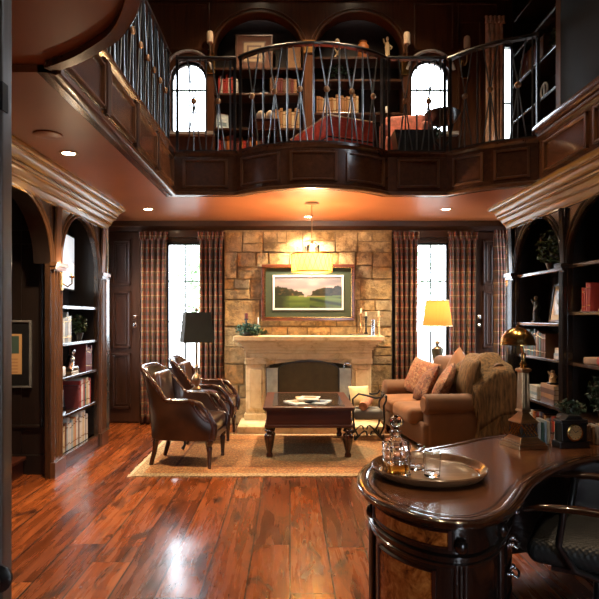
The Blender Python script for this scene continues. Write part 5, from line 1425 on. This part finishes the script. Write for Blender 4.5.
# sconce on the left pilaster
t = thing('wall_sconce', 'brass candle-arm wall light on the left bookcase pilaster', 'wall light', (XL+.035, 5.36, 1.78))
MB().lathe([(.0, -.0)], seg=3) if False else None
MB().rbox((0, 0, .0), (.012, .028, .09), .012).build('backplate', M['brass'], t, smooth=60)
MB().tube([(.01, 0, -.02), (.06, 0, -.05), (.10, .0, -.02), (.10, 0, .03)], .007, 8).lathe([(.012, .03), (.026, .04), (.026, .046), (.01, .05)], (.10, 0, 0), 14).build('arm', M['brass'], t, smooth=60)
MB().lathe([(.010, 0), (.010, .07), (.003, .075)], (.10, 0, .05), 12).build('candle', M['cream'], t, smooth=60)
MB().ball((.10, 0, .14), (.008, .008, .02), 10, 8).build('flame_bulb', M['bulb'], t, smooth=80)
bulb('sconce_light', (.13, 0, .15), 3.0, .02, parent=t)
# right bookcase
leaf_plant('shelf_plant', 'leafy ivy under the first right arch', (XR+.14, 5.95, 1.92), (.13, .30, .2), 260, .028, 'leaf', seed=6)
figurine('dark_figurine', 'thin dark figurine left of the leaning print', (XR+.12, 6.28, 1.39), .30, 'black', rz=pi)
frame_print('framed_print', 'pale print in a dark frame leaning in the right bookcase', (XR+.20, 5.93, 1.395), .32, .40, -pi/2, -.14, sepia, M['black'], (.62, .5, .36))
figurine('white_figurine', 'white figurine standing right of the leaning print', (XR+.09, 5.60, 1.39), .24, 'white', rz=pi)
figurine('wooden_figurine', 'small wooden figurine on top of the brown flat books', (XR+.12, 5.88, .58+.1878), .15, 'lime', rz=pi)
for y_, lb_ in ((5.20, 'left'), (4.90, 'right')):
    t = thing('bookend', 'pale carved wooden bookend on the %s of the red book' % lb_, 'bookend', (XR+.12, y_, 1.5))
    MB().box(-.05, .05, -.03, .03, 0, .02).build('base', M['lime'], t, smooth=0, bevel=.003)
    MB().tube([(0, 0, .02), (0, .01, .1), (0, -.005, .16)], [.022, .028, .012], 10).ball((0, 0, .19), (.025, .02, .03)).build('carving', M['lime'], t, smooth=70)
leaf_plant('shelf_plant', 'dark leafy plant low in the second right arch', (XR+.14, 4.95, .57), (.12, .22, .17), 330, .032, 'leafd', seed=9)
tag(MB().rbox((0, 0, .03), (.08, .09, .03), .012).build('wooden_box', plain('tan_box', (.5, .33, .2), .4), loc=(XR+.12, 5.02, 1.041), rz=.3, smooth=60), 'tan box on the middle shelf of the second right arch', 'box')
tag(MB().rbox((0, 0, .035), (.06, .1, .035), .02).build('red_box', BOOK['red'], loc=(XR+.10, 4.84, 1.041), rz=-.2, smooth=60), 'red box beside the tan box in the second right arch', 'box')
tag(MB().box(-.09, .09, -.14, .14, 0, .22).box(-.094, .094, -.144, .144, .22, .25).build('leather_box', BOOK['tan'], loc=(XR+.16, 4.72, 1.931), smooth=0, bevel=.006), 'orange-brown box on the top shelf of the second right arch', 'box')
# framed certificate in the side hall
t = thing('framed_certificate', 'orange certificate in a wide black frame inside the left arch', 'picture', (-2.55, 5.335, 1.11))
frame4(.17, .31, .018, -.012, .02).build('frame', M['chrome'] if False else plain('grey_frame', (.12, .11, .1), .4), t, smooth=0, bevel=.003)
MB().box(-.16, .16, -.002, .012, -.3, .3).build('mat_board', M['black'], t, smooth=0)
picture_plane('certificate', .17, .37, cert, t, (.0, -.004, .0), 30, 50)
# ------------------------------------------------------------------ upper far bookcases
YB = YF+.34
def upper_case(label, x0, x1, shelves):
    t = thing('gallery_bookcase', label, 'bookcase', ((x0+x1)/2, YF, ZU)); c_ = (x0+x1)/2; h_ = (x1-x0)/2
    MB().box(-h_-.03, h_+.03, .34, .36, 0, 2.7).box(-h_-.03, -h_, .2, .34, 0, 2.7).box(h_, h_+.03, .2, .34, 0, 2.7).build('back_panel', M['recess'], t, smooth=0)
    for z in shelves: MB().box(-h_, h_, .03, .34, z-ZU-.032, z-ZU).build('shelf', M['shelf_x'], t, smooth=0, bevel=.005)
    MB().box(-h_, h_, .01, .34, 0, .08).build('plinth', M['shelf_x'], t, smooth=0)
    m_ = MB()
    for e in (.0, .045): m_.tube([(a, -.008, b_) for a, b_ in arc((0, 5.06-ZU), h_+.012+e, 180, 0, 26, .572+e)], .014, 6)
    m_.build('arch_moulding', M['pilaster'], t, smooth=60)
    return t
upper_case('left arched bookcase on the gallery, behind the short railing', -1.04, .18, (3.6, 4.05, 4.53, 4.88))
upper_case('right arched bookcase on the gallery, behind the red settee', .33, 1.55, (3.6, 4.26, 4.72, 5.03))
t = thing('wall_pilaster', 'lit pilaster between the two gallery bookcases', 'pilaster', (.255, YF, ZU)); t['kind'] = 'structure'
p = MB().box(-.055, .055, -.03, 0, 0, 1.9)
p.build('shaft', M['pilaster'], t, smooth=0, bevel=.006)
MB().box(-.07, .07, -.05, 0, 1.9, 1.93).prism([(-.055, 1.93), (-.075, 2.03), (.075, 2.03), (.055, 1.93)], -.05, 0, 'y').box(-.085, .085, -.065, 0, 2.03, 2.07).build('capital', M['cornice'], t, smooth=0, bevel=.005)
yb = YF+.09
pt = ['tan', 'cream', 'brown', 'tan', 'burgundy']
row('on the lower shelf of the left gallery bookcase', 'gallery books, left lower', '-y', yb, -.98, -.30, 4.05, .26, 41, ['brown', 'red', 'burgundy', 'tan'], (.03, .045), .16) if False else None
row('low in the left gallery bookcase', 'gallery books low left', '-y', yb, -1.0, -.35, 3.6, .33, 41, ['brown', 'red', 'burgundy', 'orange'], (.035, .05), .16)
row('low at right in the left gallery bookcase', 'gallery books low left', '-y', yb, -.32, .12, 3.6, .26, 47, ['brown', 'tan', 'burgundy'], (.035, .05), .16)
row("in the left gallery bookcase's tan set", 'tan set in the left gallery bookcase', '-y', yb, -.33, .15, 4.05, .27, 42, ['tan', 'cream', 'tan'], (.035, .045), .16)
row('left of the gallery artwork', 'gallery books middle left', '-y', yb, -1.0, -.70, 4.53, .25, 43, ['white', 'red', 'brown', 'red'], (.03, .045), .16)
row('right of the gallery picture frame', 'gallery books under the left arch', '-y', yb, -.28, .10, 4.53, .24, 44, ['brown', 'burgundy', 'tan'], (.03, .045), .16)
row("in the right gallery bookcase's long set", 'tan set in the right gallery bookcase', '-y', yb, .36, .98, 4.26, .25, 45, ['tan', 'cream', 'tan'], (.03, .042), .16)
row('low in the right gallery bookcase', 'lower set in the right gallery bookcase', '-y', yb, .36, 1.1, 3.6, .3, 46, ['tan', 'cream', 'brown'], (.035, .045), .16)
nested = lambda u, v: (.42, .27, .12) if int(max(abs(u-.5), abs(v-.5))*9) % 2 else (.12, .05, .025)
frame_print('square_artwork', 'square nested-pattern artwork under the left gallery arch', (-.50, YF+.12, 4.882), .52, .50, 0, -.08, nested, M['pilaster'], (.14, .05, .025))
frame_print('sea_print', 'pale blue picture leaning low in the left gallery bookcase', (-.94, YF+.1, 4.052), .2, .22, .5, -.1, ship, M['chrome'], (.5, .62, .66), k=.008)
tag(MB().box(-.09, .09, -.06, .06, 0, .33).build('upright_box', BOOK['tan'], loc=(.06, YF+.16, 4.882), smooth=0, bevel=.004), 'tan box right of the square artwork on the gallery', 'box')
t = thing('carved_chair_model', 'little carved stand on the top shelf of the right gallery bookcase', 'ornament', (.66, YF+.15, 5.032))
mm = MB()
for a, b_ in ((-.06, .06), (.06, -.06)): mm.tube([(a, 0, 0), (b_, 0, .2)], .01, 6)
mm.box(-.075, .075, -.03, .03, .2, .215).build('stand', M['lime'], t, smooth=40)
MB().ball((0, 0, .26), (.035, .035, .04)).build('ball', M['cream'], t, smooth=70)
tag(MB().lathe([(.05, 0), (.09, .08), (.08, .2), (.05, .24), (.06, .26)], seg=18).build('clay_jar', BOOK['orange'], loc=(1.02, YF+.16, 5.032), smooth=60), 'reddish jar on the top shelf of the right gallery bookcase', 'jar')
figurine('bust_figurine', 'small pale-headed bust at the right of the right gallery arch', (1.36, YF+.15, 5.032), .34, 'lime', rz=-pi/2)
leaf_plant('shelf_plant', 'small ivy in the right gallery bookcase', (.70, YF+.16, 4.722), (.2, .08, .1), 150, .025, 'leafd', seed=12)
tag(MB().lathe([(.03, 0), (.045, .05), (.03, .1), (.02, .11)], seg=14).build('white_cup', M['white'], loc=(1.34, YF+.12, 4.262), smooth=60), 'small white cup in the right gallery bookcase', 'cup')
for xx, lb_ in ((-.34, 'left'), (-.23, 'right')):
    tag(MB().lathe([(.04, 0), (.05, .03), (.05, .09), (.03, .12), (.012, .13)], seg=16).build('pale_jar', M['cream'], loc=(xx, 6.75, 3.72), smooth=60), '%s one of two pale jars behind the bowed railing' % lb_, 'jar')
t = thing('console_table', 'low dark console behind the bowed railing under the pale jars', 'table', (-.28, 6.78, ZU))
MB().box(-.16, .16, -.14, .14, .54, .57).build('tabletop', M['mahog'], t, smooth=0)
for sx in (-1, 1):
    for sy in (-1, 1): MB().box(sx*.14-.015, sx*.14+.015, sy*.12-.015, sy*.12+.015, 0, .54).build('leg', M['mahog_z'], t, smooth=0)

# ------------------------------------------------------------------ upholstery on the bridge
# corner nearest the viewer at (.42, 6.42), sides run to (0, 7.42) and (.94, 6.66)
ang = math.atan2(.24, .52)
t = thing('red_settee', 'red leather settee with dark seams standing on the bridge', 'settee', (.42, 6.44, ZU), ang)
MB().rbox((.31, .50, .18), (.30, .50, .13), .03).build('base', M['red_up'], t, smooth=50)
MB().rbox((.31, .50, .43), (.31, .51, .12), .035).build('upper_cushion', M['red_up'], t, smooth=50)
MB().box(.01, .61, .0, 1.0, .30, .315).build('dark_seam', M['black'], t, smooth=0)
pp = MB().tube([(0.01, 0, .545), (.61, 0, .545)], .009, 6).tube([(0.005, 0, .545), (.005, 1.0, .545)], .009, 6)
pp.build('piping', M['cream'], t, smooth=60)
for x_ in (.05, .56):
    for y_ in (.06, .94): MB().lathe([(.02, 0), (.025, .06)], seg=10).build('leg', M['mahog_z'], t, loc=(x_, y_, 0), smooth=40)
t = thing('red_armchair', 'faded red upholstered armchair beside the settee on the bridge', 'armchair', (1.38, 6.98, ZU), radians(-12))
MB().rbox((0, .20, .48), (.26, .07, .31), .06, rot=RX(-.1)).build('backrest', M['pink'], t, smooth=60)
MB().rbox((0, -.08, .30), (.22, .24, .11), .05, bulge=.03).build('seat', M['pink'], t, smooth=60)
for s_ in (-1, 1): MB().rbox((s_*.235, -.04, .36), (.05, .25, .2), .045).build('arm', M['pink'], t, smooth=60)
for s_ in (-1, 1):
    for y_ in (-.25, .2): MB().lathe([(.018, 0), (.025, .2)], seg=10).build('leg', M['mahog_z'], t, loc=(s_*.2, y_, 0), smooth=40)
t = thing('log_bin', 'dark tapered open bin in front of the red armchair', 'bin', (1.37, 6.45, ZU))
loft(MB(), [[(x*a, y*a*.6, z) for x, y in ((-1, -1), (1, -1), (1, 1), (-1, 1))] for a, z in ((.16, 0), (.23, .34), (.22, .34), (.15, .02))]).build('bin_body', M['black'], t, smooth=0)
t = thing('plant_stand', 'round black urn stand with crossed legs before the right arched window', 'stand', (1.80, 6.85, ZU))
MB().lathe([(.12, .58), (.15, .6), (.20, .68), (.21, .70), (.2, .71), (.19, .70)], seg=32).build('bowl', M['black'], t, smooth=50)
for k in range(3):
    a = k*2*pi/3+.4
    MB().tube([(cos(a)*.15, sin(a)*.15, .62), (cos(a)*.1, sin(a)*.1, .4), (-cos(a)*.02, -sin(a)*.02, .25), (-cos(a)*.12, -sin(a)*.12, .0)], [.018, .014, .014, .018], 8).build('leg', M['black'], t, smooth=60)
t = thing('fern', 'dark fern spreading in front of the right arched window', 'plant', (1.66, 7.52, ZU))
MB().lathe([(.1, 0), (.14, .3), (.15, .5), (.13, .52)], seg=24).build('pot', M['black'], t, smooth=50)
MB().leaves((0, 0, .68), (.32, .24, .16), 480, .045, random.Random(15), 0, 0).build('foliage', M['leafd'], t, smooth=0)

# ------------------------------------------------------------------ upstairs wall lights
for xx, yy, lab in ((210, 37, 'wall light with cream candle shade left of the left gallery bookcase'), (407, 38, 'wall light with cream candle shade left of the right arched window'), (467, 42, 'wall light with cream candle shade right of the right arched window')):
    p = px(xx, yy, YF-.1)
    t = thing('wall_light', lab, 'wall light', (p.x, YF, p.z))
    MB().lathe([(.042, -.08), (.044, -.07), (.044, .04), (.036, .07), (.012, .085)], (0, -.1, 0), 20).build('candle_shade', M['cream'], t, smooth=60)
    MB().lathe([(.015, -.08), (.03, -.09), (.012, -.12), (.012, -.2)], (0, -.1, 0), 12).tube([(0, -.1, -.2), (0, -.08, -.26), (0, -.01, -.28)], .01, 8).build('arm', M['oldbrass'], t, smooth=60)
    MB().rbox((0, -.012, -.33), (.06, .012, .13), .012).build('backplate', M['brass'], t, smooth=60)

# ------------------------------------------------------------------ upper right bookcase
t = thing('side_bookcase', 'dark open bookcase along the upper right wall', 'bookcase', (2.98, 6.5, ZU))
MB().box(.34, .36, -1.0, 1.28, 0, 2.9).box(0, .36, 1.26, 1.28, 0, 2.9).box(0, .36, -1.0, -.98, 0, 2.9).build('case', M['recess'], t, smooth=0)
for z in (.42, .9, 1.37, 1.8, 2.25): MB().box(0, .34, -.98, 1.26, z-.035, z).build('shelf', M['shelf'], t, smooth=0, bevel=.005)
row('on the upstairs side bookcase', 'books in the upstairs side bookcase', '-x', 3.02, 7.6, 6.9, ZU+1.37, .28, 51, ['brown', 'tan', 'burgundy', 'brown'], (.035, .05), .17)
tag(MB().tube([(cos(a/12*pi)*.0, .0+.09*cos(a/6*pi), .12+.09*sin(a/6*pi)) for a in range(12)], .012, 6, closed=True).box(-.03, .03, -.05, .05, 0, .02).tube([(0, 0, .02), (0, .0, .21)], .01, 6).build('scroll_ornament', M['white'], loc=(3.06, 6.98, ZU+.901), smooth=60), 'white scroll ornament on the upstairs side bookcase', 'ornament')
leaf_plant('shelf_plant', 'green plant on the upstairs side bookcase', (3.12, 6.75, ZU+1.37), (.1, .14, .12), 140, .03, seed=17)
leaf_plant('shelf_plant', 'pink-tinged plant on the top of the upstairs side bookcase', (3.12, 6.9, ZU+2.25), (.1, .2, .14), 160, .03, seed=18)

# ------------------------------------------------------------------ garden seen through the windows
struct(tag(MB().box(-40, 40, 8.6, 60, -.3, -.2).build('garden_lawn', M['lawn'], smooth=0), 'lawn outside the windows', 'lawn'))
struct(tag(MB().box(-40, 40, -40, -3.4, -.3, -.2).build('garden_lawn', M['lawn'], smooth=0), 'lawn behind the viewer', 'lawn'))
for i, (x, y, r, h, lab) in enumerate(((-1.75, 13.5, .9, 3.6, 'garden tree seen through the left lower window'), (4.2, 15, 1.6, 4.6, 'garden tree seen through the right lower window'))):
    t = thing('garden_tree', lab, 'tree', (x, y, -.2))
    MB().tube([(0, 0, 0), (.05, 0, h*.4), (0, .05, h*.8)], [.14, .1, .04], 10).build('trunk', M['bark'], t, smooth=60)
    MB().leaves((0, 0, h*.72), (r, r, h*.38), 1500, .09, random.Random(60+i), 0, .2).build('crown', M['outleaf'], t, smooth=0)

# ------------------------------------------------------------------ added unseen ceiling lights that warm the gallery and the void
for x, y, lab, e in ((-.45, 7.0, 'added unseen high ceiling light over the left gallery bookcase', 150), (.95, 7.0, 'added unseen high ceiling light over the right gallery bookcase', 150), (.3, 3.2, 'added unseen high ceiling light over the open room', 170), (1.6, 2.2, 'added unseen high ceiling light above the desk', 90)):
    t = thing('downlight', lab, 'ceiling light', (x, y, 6.3))  # added unseen ceiling light
    MB().lathe([(.075, -.001), (.075, -.006), (.055, -.008), (.05, -.002)], seg=28).build('trim_ring', M['oldbrass'], t, smooth=50)
    MB().lathe([(.05, -.0015), (.05, -.004)], seg=24).build('lamp_disc', M['can'], t, smooth=0)
    l = bpy.data.lights.new('downlight_beam', 'SPOT'); l.energy = e; l.color = (1, .70, .42); l.spot_size = radians(110); l.spot_blend = .8; l.shadow_soft_size = .05
    o = bpy.data.objects.new('downlight_beam', l); COL.objects.link(o); o.location = (0, 0, -.02); o.parent = t
